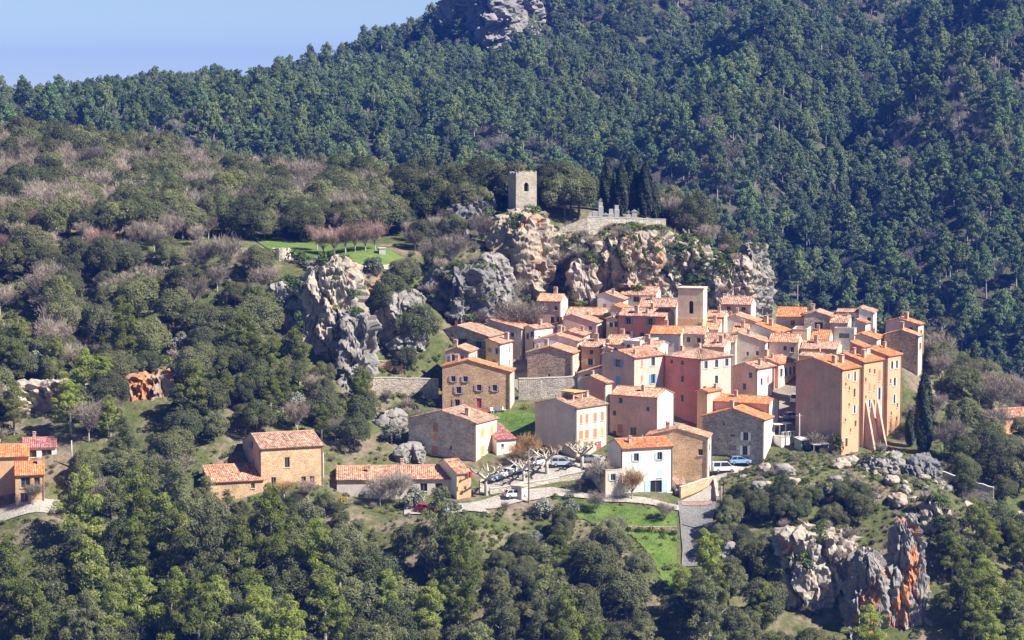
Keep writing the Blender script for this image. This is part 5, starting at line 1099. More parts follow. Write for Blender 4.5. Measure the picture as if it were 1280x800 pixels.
# ------------------------------------------------------------------ vegetation
def unit(n, r):
    v = r.normal(size=(n, 3)); return v / np.linalg.norm(v, axis=1)[:, None]
def leaf_quads(P, Nn, w, l, r):
    """One small leaf-clump face per point, lying in the plane of its normal."""
    n = len(P); t = np.cross(Nn, unit(n, r)); t /= np.linalg.norm(t, axis=1)[:, None] + 1e-9; b = np.cross(Nn, t)
    w = (w * r.uniform(.6, 1.35, n))[:, None]; l = (l * r.uniform(.6, 1.35, n))[:, None]
    bend = Nn * (l * 0.18)
    V = np.stack([P - t * w / 2 - b * l / 2, P + t * w * .35 - b * l * .5 , P + t * w / 2 + b * l / 2 - bend, P - t * w * .4 + b * l / 2 - bend], 1).reshape(-1, 3)
    return V, np.arange(4 * n).reshape(-1, 4)
def crown_from_blobs(C, Rb, per, w, l, r, mat, up=0.35, spread=0.7, flat=1.0, inner=0.12):
    P = []; Nn = []
    for c, rb in zip(C, Rb):
        n = max(6, int(per * rb * rb)); d = unit(n, r); d[:, 2] = np.where(d[:, 2] < -0.5, -d[:, 2] * .5, d[:, 2]); d /= np.linalg.norm(d, axis=1)[:, None]
        q = c + d * rb * np.array([1, 1, flat]) * r.uniform(.78, 1.08, (n, 1))
        P.append(q); nn = d + spread * unit(n, r) + np.array([0, 0, up]); Nn.append(nn / np.linalg.norm(nn, axis=1)[:, None])
    P = np.concatenate(P); Nn = np.concatenate(Nn)
    keep = np.ones(len(P), bool)
    for c, rb in zip(C, Rb):
        keep &= ((((P - c) / np.array([1, 1, flat])) ** 2).sum(1) > (rb * .72) ** 2) | (r.random(len(P)) < inner)
    P = P[keep]; Nn = Nn[keep]
    V, Fc = leaf_quads(P, Nn, w, l, r)
    return np_mesh('crown', V, Fc, [mat])
M_BARK = plain('bark_brown', (0.15, 0.12, 0.095), .95, .1); M_BARK_G = plain('bark_grey', (0.30, 0.275, 0.25), .95, .1); M_BARK_W = plain('bark_pale', (0.43, 0.40, 0.34), .95, .1)
F_OAK = foliage('holm_oak', (0.088, 0.098, 0.044), (0.19, 0.197, 0.098), (0.14, 0.15, 0.05))
F_OAKD = foliage('dark_oak', (0.05, 0.065, 0.026), (0.115, 0.13, 0.052), (0.08, 0.095, 0.035))
F_PINE = foliage('aleppo_pine', (0.12, 0.150, 0.030), (0.27, 0.295, 0.072), (0.21, 0.25, 0.04), .34)
F_PINE2 = foliage('grey_pine', (0.115, 0.13, 0.05), (0.245, 0.255, 0.11), (0.17, 0.18, 0.08), .34)
F_MTN = foliage('mountain_pine', (0.06, 0.115, 0.046), (0.15, 0.225, 0.09), (0.19, 0.22, 0.075))
F_MTND = foliage('mountain_oak', (0.05, 0.08, 0.04), (0.11, 0.15, 0.068), (0.08, 0.105, 0.05))
F_SHRUB = foliage('shrub', (0.09, 0.105, 0.036), (0.20, 0.215, 0.075), (0.14, 0.17, 0.04))
F_BRIGHT = foliage('bright_shrub', (0.11, 0.17, 0.025), (0.24, 0.32, 0.05), (0.16, 0.20, 0.03), .3)
F_YELLOW = foliage('gorse', (0.45, 0.33, 0.02), (0.65, 0.5, 0.04), (0.3, 0.3, 0.03))
F_CYP = foliage('cypress', (0.026, 0.038, 0.018), (0.062, 0.08, 0.034), (0.035, 0.048, 0.022), .1)
F_OLIVE = foliage('olive', (0.16, 0.17, 0.125), (0.30, 0.31, 0.25), (0.2, 0.21, 0.16))
F_IVY = foliage('ivy', (0.04, 0.08, 0.02), (0.12, 0.18, 0.04), (0.08, 0.12, 0.03))
F_TWIG = foliage('bare_twigs', (0.20, 0.17, 0.135), (0.38, 0.33, 0.265), (0.30, 0.245, 0.19), .1)
F_TWIGR = foliage('reddish_twigs', (0.26, 0.17, 0.13), (0.46, 0.32, 0.26), (0.38, 0.25, 0.2), .1)
F_TWIGO = foliage('orange_twigs', (0.26, 0.16, 0.06), (0.45, 0.29, 0.12), (0.36, 0.22, 0.08), .1)
F_TWIGM = foliage('mauve_twigs', (0.15, 0.14, 0.115), (0.28, 0.26, 0.215), (0.2, 0.185, 0.155), .1)

def blobs_dome(r, n, rx, rz, z0, rb, jit=.25):
    C = []; Rb = []
    for _ in range(n):
        d = unit(1, r)[0]; d[2] = abs(d[2]) * 1.0 - .25 * r.random(); k = r.uniform(.45, .95)
        C.append(np.array([d[0] * rx * k, d[1] * rx * k, z0 + d[2] * rz * k])); Rb.append(rb * r.uniform(.65, 1.3))
    return C, Rb
def limbs(mb, top, C, r, z0, rad, n=7):
    for c in [C[i] for i in r.choice(len(C), min(n, len(C)), replace=False)]:
        s = np.array([top[0] * .6, top[1] * .6, z0 + r.uniform(-.2, .6)]); m = (s + c) / 2 + r.normal(0, .25, 3)
        mb.tube([s, m, c], [rad * .55, rad * .38, rad * .12], 5)
def oak_proto(seed, mat, leaf=.145, hgt=7.5, rx=3.6, nb=44, per=370):
    r = np.random.default_rng(seed); z0 = hgt * .48
    C, Rb = blobs_dome(r, nb, rx, hgt * .46, z0, rx * .33)
    low = [(np.array([math.cos(a) * rx * .72, math.sin(a) * rx * .72, z0 * .72 + r.uniform(-.4, .4)]), rx * .3) for a in r.uniform(0, 6.28, 8)]
    C += [c for c, _ in low]; Rb += [b for _, b in low]
    cm = crown_from_blobs(C, Rb, per, leaf, leaf * 1.2, r, mat)
    mb = MB(); lean = r.normal(0, .25, 2)
    mb.tube([(0, 0, -.6), (lean[0] * .4, lean[1] * .4, z0 * .4), (lean[0], lean[1], z0 * .95)], [.30, .23, .16], 7); limbs(mb, lean, C, r, z0 * .7, .24)
    return mb.mesh('trunk', M_BARK, True), cm
def pine_proto(seed, mat, hgt=12.0, rx=3.6, leaf=(.085, .36), per=210, low=.26, nb=19, subs=5):
    r = np.random.default_rng(seed); C = []; Rb = []; mb = MB()
    bend = r.normal(0, .5, 2); tp = lambda z: np.array([bend[0] * (z / hgt) ** 2, bend[1] * (z / hgt) ** 2, z])
    mb.tube([tp(-.6), tp(hgt * .3), tp(hgt * .6), tp(hgt * .95)], [.32, .25, .16, .05], 7)
    for i in range(nb):
        f = i / (nb - 1); z = hgt * (low + (1 - low - .06) * f); a = i * 2.4 + r.uniform(-.5, .5)
        ln = rx * (1.0 - f ** 1.6) * r.uniform(.6, 1.12) + .5
        s = tp(z * .95); e = s + np.array([math.cos(a) * ln, math.sin(a) * ln, ln * r.uniform(.2, .55)])
        mb.tube([s, (s + e) / 2 + np.array([0, 0, -.1 * ln]), e], [.11, .07, .03], 4)
        for k in range(subs):
            t = r.uniform(.3, 1.02); q = s * (1 - t) + e * t + r.normal(0, .55, 3); C.append(q); Rb.append(r.uniform(.55, .95) * (rx / 3.6) * (1.1 - .25 * f))
    C.append(tp(hgt * .97)); Rb.append(.7)
    cm = crown_from_blobs(C, Rb, per, leaf[0], leaf[1], r, mat, up=.55, spread=.9, flat=.75, inner=.35)
    return mb.mesh('trunk', M_BARK_G, True), cm
def bare_proto(seed, mat, hgt=6.0, rx=2.8, n=2300, tw=.05, bark=None, ln=.7):
    r = np.random.default_rng(seed); mb = MB(); mb.tube([(0, 0, -.5), (r.normal(0, .1), r.normal(0, .1), hgt * .3)], [.17, .12], 6)
    ends = []
    for i in range(8):
        a = i * .79 + r.uniform(-.3, .3); d = np.array([math.cos(a) * rx * r.uniform(.35, .8), math.sin(a) * rx * r.uniform(.35, .8), hgt * r.uniform(.35, .6)]); s = np.array([0, 0, hgt * r.uniform(.2, .3)])
        m = s + d * .5 + np.array([0, 0, -.2]); e = s + d; mb.tube([s, m, e], [.08, .055, .02], 4)
        for j in range(4):
            q = m + (e - m) * r.uniform(.1, .9); e2 = q + np.array([r.normal(0, rx * .28), r.normal(0, rx * .28), r.uniform(.2, .26 * hgt)]); mb.tube([q, e2], [.03, .01], 3); ends.append((q, e2))
        ends.append((m, e))
    idx = r.integers(0, len(ends), n); t = r.uniform(.1, 1.1, (n, 1)); A = np.array([e[0] for e in ends])[idx]; B = np.array([e[1] for e in ends])[idx]
    P = A + (B - A) * t + r.normal(0, rx * .13, (n, 3)); dirs = (B - A) / (np.linalg.norm(B - A, axis=1)[:, None]) + .9 * unit(n, r) + np.array([0, 0, .5]); dirs /= np.linalg.norm(dirs, axis=1)[:, None]
    side = np.cross(dirs, unit(n, r)); side /= np.linalg.norm(side, axis=1)[:, None]; L = (ln * r.uniform(.5, 1.3, n))[:, None]
    V = np.stack([P - side * tw / 2, P + side * tw / 2, P + dirs * L + side * tw * .2, P + dirs * L - side * tw * .2], 1).reshape(-1, 3)
    return mb.mesh('trunk', bark or M_BARK_G, True), np_mesh('crown', V, np.arange(4 * n).reshape(-1, 4), [mat])
def cypress_proto(seed, hgt=9.0, rx=1.25, n=6500, mat=None):
    r = np.random.default_rng(seed); t = r.random(n) ** .85; prof = rx * np.clip(np.sin(np.pi * np.clip(t * .92 + .08, 0, 1)) ** .55, .06, 1) * (1 - .25 * t); a = r.uniform(0, 6.28, n)
    lump = 1 + .16 * np.sin(a * 5 + t * 9 + seed) + .12 * r.normal(size=n); z = .4 + t * (hgt - .4)
    P = np.stack([np.cos(a) * prof * lump, np.sin(a) * prof * lump, z], 1); Nn = np.stack([np.cos(a), np.sin(a), .35 + 0 * a], 1) + .6 * unit(n, r); Nn /= np.linalg.norm(Nn, axis=1)[:, None]
    V, Fc = leaf_quads(P, Nn, .16, .42, r)
    return MB().tube([(0, 0, -.5), (0, 0, hgt * .9)], [.2, .04], 6).mesh('trunk', M_BARK, True), np_mesh('crown', V, Fc, [mat or F_CYP])
def plane_proto(seed, hgt=5.2):
    """Pollarded plane tree: pale trunk, crooked limbs ending in knuckles with short twigs."""
    r = np.random.default_rng(seed); mb = MB(); mb.tube([(0, 0, -.4), (.05, .05, 1.2), (0, .1, 2.4)], [.36, .28, .27], 8); V = []; ends = []
    for i in range(7):
        a = i * .9 + r.uniform(-.25, .25); s = np.array([0, .1, 2.3]); m = s + np.array([math.cos(a) * 1.2, math.sin(a) * 1.2, r.uniform(.5, 1.0)]); e = m + np.array([math.cos(a + .4) * r.uniform(.9, 1.7), math.sin(a + .4) * r.uniform(.9, 1.7), r.uniform(.3, 1.1)])
        mb.tube([s, m, e], [.2, .15, .12], 6); mb.tube([e - .1, e + .15], [.2, .14], 6); ends.append(e)
        for j in range(2):
            q = m + (e - m) * r.uniform(0, .7); e2 = q + np.array([r.normal(0, .6), r.normal(0, .6), r.uniform(.4, 1.1)]); mb.tube([q, e2], [.1, .08], 5); mb.tube([e2 - .07, e2 + .1], [.14, .1], 5); ends.append(e2)
    n = 420; E = np.array(ends)[r.integers(0, len(ends), n)]; d = unit(n, r); d[:, 2] = np.abs(d[:, 2]) + .5; d /= np.linalg.norm(d, axis=1)[:, None]; side = np.cross(d, unit(n, r)); side /= np.linalg.norm(side, axis=1)[:, None]; L = r.uniform(.3, .8, (n, 1)); w = .022
    V = np.stack([E - side * w, E + side * w, E + d * L + side * w * .4, E + d * L - side * w * .4], 1).reshape(-1, 3)
    return mb.mesh('trunk', M_BARK_W, True), np_mesh('crown', V, np.arange(4 * n).reshape(-1, 4), [F_TWIGO])
def shrub_proto(seed, mat, rx=1.2, hz_=1.1, leaf=.2, nb=9, per=110):
    r = np.random.default_rng(seed); C = []; Rb = []
    for _ in range(nb):
        a = r.uniform(0, 6.28); k = r.uniform(0, .75) * rx; C.append(np.array([math.cos(a) * k, math.sin(a) * k, r.uniform(.25, .8) * hz_])); Rb.append(rx * r.uniform(.3, .5))
    cm = crown_from_blobs(C, Rb, per, leaf, leaf * 1.3, r, mat); mb = MB()
    for i in range(4): mb.tube([(0, 0, -.3), C[i] * .5, C[i]], [.06, .04, .02], 4)
    return mb.mesh('stem', M_BARK, True), cm
PROTO = {
 'oak': [oak_proto(100 + i, F_OAK, hgt=7.2 + .5 * (i % 3), rx=3.3 + .35 * (i % 4)) for i in range(5)],
 'oakd': [oak_proto(120 + i, F_OAKD, hgt=7.4 + .5 * i, rx=3.5 + .3 * i) for i in range(3)],
 'pine': [pine_proto(140 + i, F_PINE, hgt=11 + (i % 3), rx=3.3 + .3 * (i % 3)) for i in range(5)],
 'pine2': [pine_proto(160 + i, F_PINE2, hgt=11.5 + (i % 2), rx=3.5 + .3 * (i % 3)) for i in range(4)],
 'bare': [bare_proto(180 + i, F_TWIG, hgt=6.6, rx=3.3, n=3600, tw=.055) for i in range(4)], 'barer': [bare_proto(190 + i, F_TWIGR, hgt=5.2, rx=2.6) for i in range(3)], 'bareo': [bare_proto(196 + i, F_TWIGO, hgt=4.8, rx=2.6, n=2400, tw=.045) for i in range(2)],
 'cyp': [cypress_proto(200 + i) for i in range(3)], 'plane': [plane_proto(210 + i) for i in range(4)],
 'olive': [oak_proto(220 + i, F_OLIVE, leaf=.22, hgt=4.2, rx=2.2, nb=20, per=170) for i in range(2)],
 'shrub': [shrub_proto(230 + i, F_SHRUB) for i in range(5)], 'bright': [shrub_proto(240 + i, F_BRIGHT) for i in range(3)], 'gorse': [shrub_proto(246 + i, F_YELLOW) for i in range(2)], 'ivy': [shrub_proto(250 + i, F_IVY, 1.5, 1.6, .2, 12) for i in range(3)], 'twigs': [bare_proto(256 + i, F_TWIG, hgt=2.0, rx=1.5, n=700, ln=.5) for i in range(3)],
 'mtn': [pine_proto(260 + i, F_MTN, hgt=10.5 + 1.2 * (i % 3), rx=3.1 + .5 * (i % 3), leaf=(.2, .46), per=80, low=.42, nb=14, subs=6) for i in range(6)],
 'mtno': [oak_proto(280 + i, F_MTND, leaf=.3, hgt=7.5, rx=4.2, nb=32, per=85) for i in range(4)],
 'mtnb': [bare_proto(290 + i, F_TWIGM, hgt=8, rx=3.6, n=2000, tw=.09, ln=.9) for i in range(3)],
}
SMALL = {'shrub', 'bright', 'gorse', 'ivy', 'twigs'}
NAME = {'oak': 'evergreen_oak', 'oakd': 'dark_oak', 'pine': 'pine_tree', 'pine2': 'grey_pine_tree', 'bare': 'bare_tree', 'barer': 'russet_tree', 'bareo': 'orange_bare_tree', 'cyp': 'cypress_tree', 'plane': 'plane_tree', 'olive': 'olive_tree', 'shrub': 'shrub', 'bright': 'bright_shrub', 'gorse': 'gorse_bush', 'ivy': 'ivy_bush', 'twigs': 'leafless_bush', 'mtn': 'mountain_pine', 'mtno': 'mountain_oak', 'mtnb': 'bare_mountain_tree'}
WORD = {'oak': 'evergreen oak', 'oakd': 'dark evergreen oak', 'pine': 'yellow green pine', 'pine2': 'grey pine', 'bare': 'bare grey tree', 'barer': 'leafless russet tree', 'bareo': 'leafless orange tree', 'cyp': 'dark columnar cypress', 'plane': 'pollarded plane tree', 'olive': 'silvery olive tree', 'shrub': 'olive green shrub', 'bright': 'bright green shrub', 'gorse': 'yellow flowering bush', 'ivy': 'dark ivy clump', 'twigs': 'leafless grey bush', 'mtn': 'mountain pine', 'mtno': 'round mountain oak', 'mtnb': 'leafless mountain tree'}
TREES = []        # (kind, x, y, z, scale, zscale, rot, where)
def add(kind, x, y, s=1.0, zs=None, where=None, z=None, own=None):
    TREES.append([kind, x, y, hz1(x, y) if z is None else z, s, zs or s, random.uniform(0, 6.28), where, own])
def addp(kind, px, py, D, s=1.0, zs=None, own=None, where=None):
    p = at(px, py, D); add(kind, p.x, p.y, s, zs, where, None, own)
# --- scatter over the hill
def inside(poly, x, y):
    poly = np.asarray(poly, float); c = np.zeros(len(x), bool); j = len(poly) - 1
    for i in range(len(poly)):
        xi, yi = poly[i]; xj, yj = poly[j]
        hit = ((yi > y) != (yj > y)) & (x < (xj - xi) * (y - yi) / (yj - yi + 1e-12) + xi); c ^= hit; j = i
    return c
def blocked(x, y, pad=1.5):
    b = np.zeros(len(x), bool)
    for fp in HOUSE_FP:
        c = np.mean(fp, axis=0); q = [(c[0] + (px - c[0]) * 1.0 + np.sign(px - c[0]) * pad, c[1] + (py - c[1]) + np.sign(py - c[1]) * pad) for px, py in fp]
        b |= inside(q, x, y)
    for sp in SHEETS: b |= inside(sp, x, y)
    return b
def scatter(poly, Dr, spacing, kinds, where, smin=.8, smax=1.25, pad=2.0, seed=0, prob=1.0, zr=(0.9, 1.15)):
    """Jittered grid over the ground; keeps the spots that fall in a photo-pixel polygon within a depth range."""
    r = np.random.default_rng(seed + 900); xs = np.arange(-175, 185, spacing); ys = np.arange(Dr[0], Dr[1], spacing)
    X, Y = np.meshgrid(xs, ys); X = X.ravel() + r.uniform(-.42, .42, X.size) * spacing; Y = Y.ravel() + r.uniform(-.42, .42, Y.size) * spacing
    Z = hz(X, Y); px, py = proj(X, Y, Z)
    ok = inside(poly, px, py) & ~blocked(X, Y, pad) & (r.random(len(X)) < prob)
    ks = list(kinds); w = np.array([kinds[k] for k in ks], float); w /= w.sum()
    for x, y, z in zip(X[ok], Y[ok], Z[ok]):
        k = ks[r.choice(len(ks), p=w)]; s = r.uniform(smin, smax); TREES.append([k, x, y, z, s, s * r.uniform(*zr), r.uniform(0, 6.28), where, None])
# rock outcrops on the left slope stand free of trees on their front
for x0, x1, D0, D1 in ((162, 214, 440, 455), (20, 70, 444, 453)):
    HOUSE_FP.append([((x - 640) / F * d, d) for x, d in ((x0, D0), (x1, D0), (x1, D1), (x0, D1))])
scatter([(950, 800), (1060, 870), (1060, 980), (930, 920)], (386, 408), 3.6, {'oak': 4, 'shrub': 2, 'pine': 1}, 'below the pale hillock cliff', .5, .8, seed=28)
scatter([(480, 690), (560, 705), (640, 700), (725, 712), (725, 750), (640, 772), (560, 765), (480, 745)], (398, 420), 3.7, {'oak': 5, 'oakd': 1, 'pine': .6, 'olive': .5}, 'on the slope below the red car and the hut', .45, .72, seed=29)
# foreground wood on the slope in front
scatter([(-60, 728), (75, 722), (115, 685), (240, 680), (330, 690), (400, 695), (490, 738), (600, 765), (650, 762), (720, 742), (720, 1300), (-60, 1300)], (376, 425), 5.6, {'pine': 5, 'pine2': 3, 'oak': 3, 'oakd': .5}, 'in the foreground wood left of the grass bank', .85, 1.3, seed=1, zr=(1.0, 1.4))
scatter([(700, 705), (760, 745), (830, 790), (900, 740), (960, 790), (1040, 900), (1190, 930), (1340, 820), (1340, 1300), (700, 1300)], (376, 420), 5.2, {'pine': 4, 'pine2': 2, 'oak': 4, 'bright': 1}, 'in the foreground wood below the road and the hillock', .7, 1.05, seed=2, zr=(.95, 1.35))
scatter([(90, 605), (130, 580), (245, 585), (250, 652), (120, 655), (95, 650)], (405, 440), 4.6, {'oak': 5, 'olive': 1, 'bare': 1, 'pine2': 1}, 'between the orange villa and the orange stone farmhouse', .7, 1.05, seed=3)
scatter([(245, 628), (330, 632), (410, 630), (478, 660), (480, 720), (400, 700), (245, 690)], (405, 428), 4.4, {'oak': 5, 'oakd': 1, 'pine2': 1}, 'in front of the orange stone farmhouse', .35, .6, seed=4)
# left slope
scatter([(-60, 460), (120, 450), (280, 430), (325, 400), (336, 440), (400, 470), (455, 530), (500, 560), (480, 572), (410, 575), (300, 560), (120, 560), (60, 575), (-60, 580)], (425, 505), 4.6, {'oak': 7, 'oakd': 1.6, 'pine': 2.2, 'bare': 1.2, 'olive': .8}, 'on the wooded slope below the left cliff', .6, 1.1, seed=5)
scatter([(-60, 325), (280, 325), (330, 345), (335, 425), (280, 440), (-60, 465)], (452, 512), 3.1, {'shrub': 6, 'twigs': 3, 'bare': 1.6, 'bright': 1.2, 'oak': 2.6}, 'on the scrub slope under the upper left field', .6, 1.2, seed=6)
scatter([(-60, 415), (335, 415), (420, 540), (-60, 560)], (430, 480), 4.0, {'shrub': 4, 'bright': 1, 'twigs': 1}, 'among the oaks of the left slope', .8, 1.5, seed=7)
# upper left hill
scatter([(-60, 170), (60, 180), (260, 222), (420, 240), (540, 255), (545, 292), (480, 300), (260, 302), (-60, 306)], (522, 660), 4.7, {'bare': 5.6, 'oak': 6, 'oakd': 2, 'barer': .5}, 'on the upper left hill above the meadow', .75, 1.25, seed=8)
scatter([(-60, 296), (250, 300), (250, 326), (-60, 330)], (500, 530), 4.5, {'bare': 4, 'barer': 2, 'twigs': 3, 'shrub': 2}, 'along the upper left field', .6, 1.0, seed=9, prob=.75)
scatter([(500, 300), (560, 290), (620, 300), (620, 330), (545, 345), (480, 380), (470, 350), (515, 325)], (488, 540), 3.6, {'twigs': 3, 'bare': 2, 'shrub': 3, 'oak': 1}, 'on the slope between the meadow and the tower rock', .6, 1.0, seed=10)
# hilltop behind the tower
scatter([(500, 215), (640, 240), (732, 262), (732, 275), (640, 272), (560, 300), (500, 290)], (540, 600), 5.6, {'oakd': 4, 'oak': 3, 'bare': .6}, 'on the hilltop around the ruined tower', .95, 1.4, seed=11)
scatter([(835, 250), (880, 262), (940, 320), (950, 352), (900, 325), (835, 283)], (543, 575), 5.0, {'oak': 3, 'oakd': 3, 'bare': 3, 'shrub': 1}, 'on the hilltop right of the cemetery', .7, 1.15, seed=12)
# cliff slopes between rocks
scatter([(535, 345), (690, 300), (740, 330), (745, 392), (660, 392), (600, 400), (540, 400)], (495, 530), 3.0, {'twigs': 4, 'shrub': 4, 'ivy': 1, 'bare': 1}, 'on the slopes below the tower rock', .7, 1.2, seed=13)
scatter([(745, 340), (955, 350), (960, 396), (745, 396)], (514, 536), 2.6, {'shrub': 4, 'ivy': 2, 'twigs': 2, 'bright': 1}, 'at the foot of the upper cliff', .7, 1.2, seed=14)
scatter([(455, 400), (535, 400), (540, 455), (520, 465), (470, 462)], (470, 500), 3.0, {'ivy': 3, 'shrub': 2, 'oakd': .5}, 'on the garden terraces under the dark pinnacle', .7, 1.2, seed=15)
scatter([(478, 495), (545, 500), (520, 545), (500, 560), (482, 540)], (446, 478), 2.6, {'shrub': 3, 'bright': 2, 'twigs': 2}, 'on the bank left of the stone house with brown shutters', .7, 1.2, seed=16)
# east flank
scatter([(1155, 440), (1230, 440), (1340, 480), (1340, 600), (1220, 600), (1165, 560), (1135, 545)], (452, 530), 3.8, {'twigs': 6, 'bare': 4, 'oak': 2, 'shrub': 5, 'bright': 1.2}, 'on the slope right of the terracotta row', .6, 1.1, seed=17)
scatter([(1190, 560), (1340, 560), (1340, 700), (1260, 700), (1200, 640)], (420, 470), 4.6, {'oak': 4, 'oakd': 3, 'shrub': 2}, 'around the dirt track at the right edge', .6, 1.0, seed=18, prob=.7)
scatter([(1185, 690), (1340, 690), (1340, 860), (1205, 880)], (386, 425), 4.8, {'pine': 5, 'pine2': 2, 'oak': 2, 'shrub': 1}, 'on the slope right of the stained rock pillar', .65, 1.0, seed=19)
# hillock
scatter([(905, 632), (1060, 625), (1100, 650), (1060, 668), (960, 670), (905, 672)], (414, 432), 3.6, {'oak': 6, 'oakd': 3, 'shrub': 1}, 'on the shoulder of the rocky hillock', .45, .75, seed=20)
scatter([(896, 655), (980, 672), (980, 770), (900, 740)], (402, 424), 4.0, {'oak': 5, 'pine': 1, 'bright': 1, 'shrub': 2}, 'between the shaded road and the pale hillock cliff', .55, .9, seed=21)
scatter([(905, 590), (970, 572), (1075, 580), (1180, 615), (1100, 640), (905, 640)], (424, 450), 2.3, {'shrub': 5, 'twigs': 1, 'bright': .6}, 'on the grassy top of the hillock', .4, .95, seed=22, prob=.55)
scatter([(975, 800), (1180, 860), (1180, 920), (975, 900)], (388, 406), 3.4, {'shrub': 4, 'bright': 2, 'oak': 2}, 'at the foot of the hillock rocks', .6, 1.1, seed=23)
scatter([(520, 640), (612, 640), (640, 690), (560, 700), (505, 680)], (408, 426), 1.9, {'shrub': 2, 'bright': 2}, 'on the bank below the red car', .35, .6, seed=24, prob=.8)
scatter([(600, 618), (760, 604), (760, 630), (690, 660), (620, 660)], (420, 442), 2.4, {'shrub': 3, 'twigs': 2, 'olive': .7}, 'below the parking terrace wall', .5, .9, seed=25, prob=.7)
scatter([(665, 668), (705, 662), (750, 676), (790, 700), (812, 730), (825, 765), (740, 765), (700, 720), (640, 705)], (402, 428), 4.0, {'oak': 5, 'olive': 2, 'bare': .7}, 'left of the grass bank', .5, .85, seed=26)
scatter([(505, 655), (640, 655), (640, 700), (505, 700)], (404, 424), 2.6, {'bright': 2, 'shrub': 3}, 'on the bank below the red car', .5, .9, seed=27)
for (x, y, z) in ROCK_SPOTS:
    k = random.choice(['shrub', 'shrub', 'shrub', 'twigs', 'ivy', 'ivy', 'bright'])
    TREES.append([k, x, y, z - .2, random.uniform(.6, 1.5), random.uniform(.5, 1.3), random.uniform(0, 6), 'on a ledge of the limestone cliffs', None])
# low tufts everywhere the ground would show: one mass
INST = {}          # kind -> plants too small or too many to tell apart
def tufts(poly, Dr, spacing, kinds, smin, smax, seed, free=False):
    n0 = len(TREES); hold = SHEETS[:]
    if free: SHEETS.clear()
    scatter(poly, Dr, spacing, kinds, '', smin, smax, .4, seed)
    SHEETS[:] = hold
    for e in TREES[n0:]: INST.setdefault(e[0], []).append(e)
    del TREES[n0:]
tufts([(895, 570), (1075, 565), (1200, 600), (1260, 640), (1200, 720), (1000, 760), (900, 740)], (400, 452), 1.3, {'shrub': 5, 'twigs': 3, 'bright': .6}, .16, .5, 40)
tufts([(480, 640), (620, 640), (760, 620), (850, 640), (850, 760), (700, 720), (480, 700)], (404, 434), 1.7, {'shrub': 5, 'twigs': 2, 'bright': 2}, .16, .45, 41)
tufts([(60, 560), (520, 560), (520, 640), (60, 660), (-60, 660), (-60, 640)], (412, 450), 2.0, {'shrub': 5, 'twigs': 2, 'bright': 1}, .2, .6, 42)
tufts([(460, 330), (700, 290), (960, 330), (960, 396), (460, 520)], (455, 536), 2.0, {'shrub': 4, 'twigs': 4, 'ivy': 1}, .25, .65, 43)
tufts([(1130, 440), (1340, 470), (1340, 640), (1180, 600)], (430, 530), 2.2, {'shrub': 4, 'twigs': 5, 'bright': 1}, .25, .7, 44)
tufts([(-60, 320), (335, 325), (335, 430), (-60, 460)], (455, 512), 2.2, {'shrub': 4, 'twigs': 5}, .3, .7, 45)
tufts([(700, 632), (846, 638), (846, 750), (700, 660)], (402, 432), 1.3, {'bright': 4, 'shrub': 1.5}, .08, .26, 46, True)
tufts([(600, 515), (700, 536), (705, 560), (612, 562)], (448, 468), 1.3, {'bright': 4, 'shrub': 1}, .08, .22, 47, True)
_hold = SHEETS[:]; SHEETS.clear(); scatter([(715, 640), (840, 646), (840, 740), (770, 690)], (404, 430), 4.5, {'shrub': 2, 'bright': 2, 'olive': .5}, 'on the grass bank', .5, .9, 1, 48, .35); scatter([(780, 672), (845, 672), (848, 760), (800, 730)], (402, 424), 2.8, {'shrub': 3, 'bright': 2}, 'on the lower grass bank', .4, .9, 1, 49, .5); SHEETS[:] = _hold
# --- planted by hand, each with its own label
for k, (px, D, s) in enumerate([(759, 545, 1.13), (777, 544, 1.13), (790, 549, 1.25), (806, 547, 1.2)]):
    p = at(px, 277, D); lab = ['leftmost tall dark cypress of the cemetery group', 'second tall dark cypress from the left in the cemetery', 'tallest cemetery cypress standing behind the others', 'broad rightmost tall cypress of the cemetery group'][k]
    add('cyp', p.x, p.y, s * 1.12, s * 1.16, own=lab)
addp('cyp', 818, 277, 550, 1.0, .85, own='shorter cypress at the right end of the cemetery group')
addp('cyp', 1155, 556, 455, 1.35, 1.75, own='very tall dark cypress right of the terracotta row')
addp('cyp', 1138, 536, 460, .8, .78, own='small cypress beside the very tall dark cypress')
addp('cyp', 1183, 470, 495, .7, .95, own='slim cypress on the slope behind the very tall cypress')
addp('cyp', 1216, 478, 500, .9, .85, own='broader cypress on the slope at the valley edge')
addp('oakd', 850, 286, 556, 1.35, 1.2, own='dark spreading cedar-like tree right of the cemetery cypresses')
addp('oakd', 710, 282, 552, 1.35, 1.3, own='big dark oak between the ruined tower and the cemetery')
addp('oakd', 302, 308, 532, 1.25, 1.15, own='big dark oak at the left end of the plateau meadow')
addp('oakd', 376, 306, 532, 1.25, 1.1, own='big dark oak behind the row of bare trees')
for k, (px, py, D) in enumerate([(404, 322, 512), (418, 325, 511), (432, 326, 511), (444, 324, 512), (457, 322, 513), (469, 319, 515), (396, 318, 517)]):
    addp('barer', px, py, D, 1.0 + .08 * (k % 3), own=['leafless russet tree, second from the left in the meadow row', 'leafless russet tree, third from the left in the meadow row', 'leafless russet tree in the middle of the meadow row', 'leafless russet tree, third from the right in the meadow row', 'leafless russet tree, second from the right in the meadow row', 'leafless russet tree at the right end of the meadow row', 'leafless russet tree at the left end of the meadow row'][k])
addp('olive', 467, 350, 497, .95, own='round silvery tree beside the gravel path on the plateau')
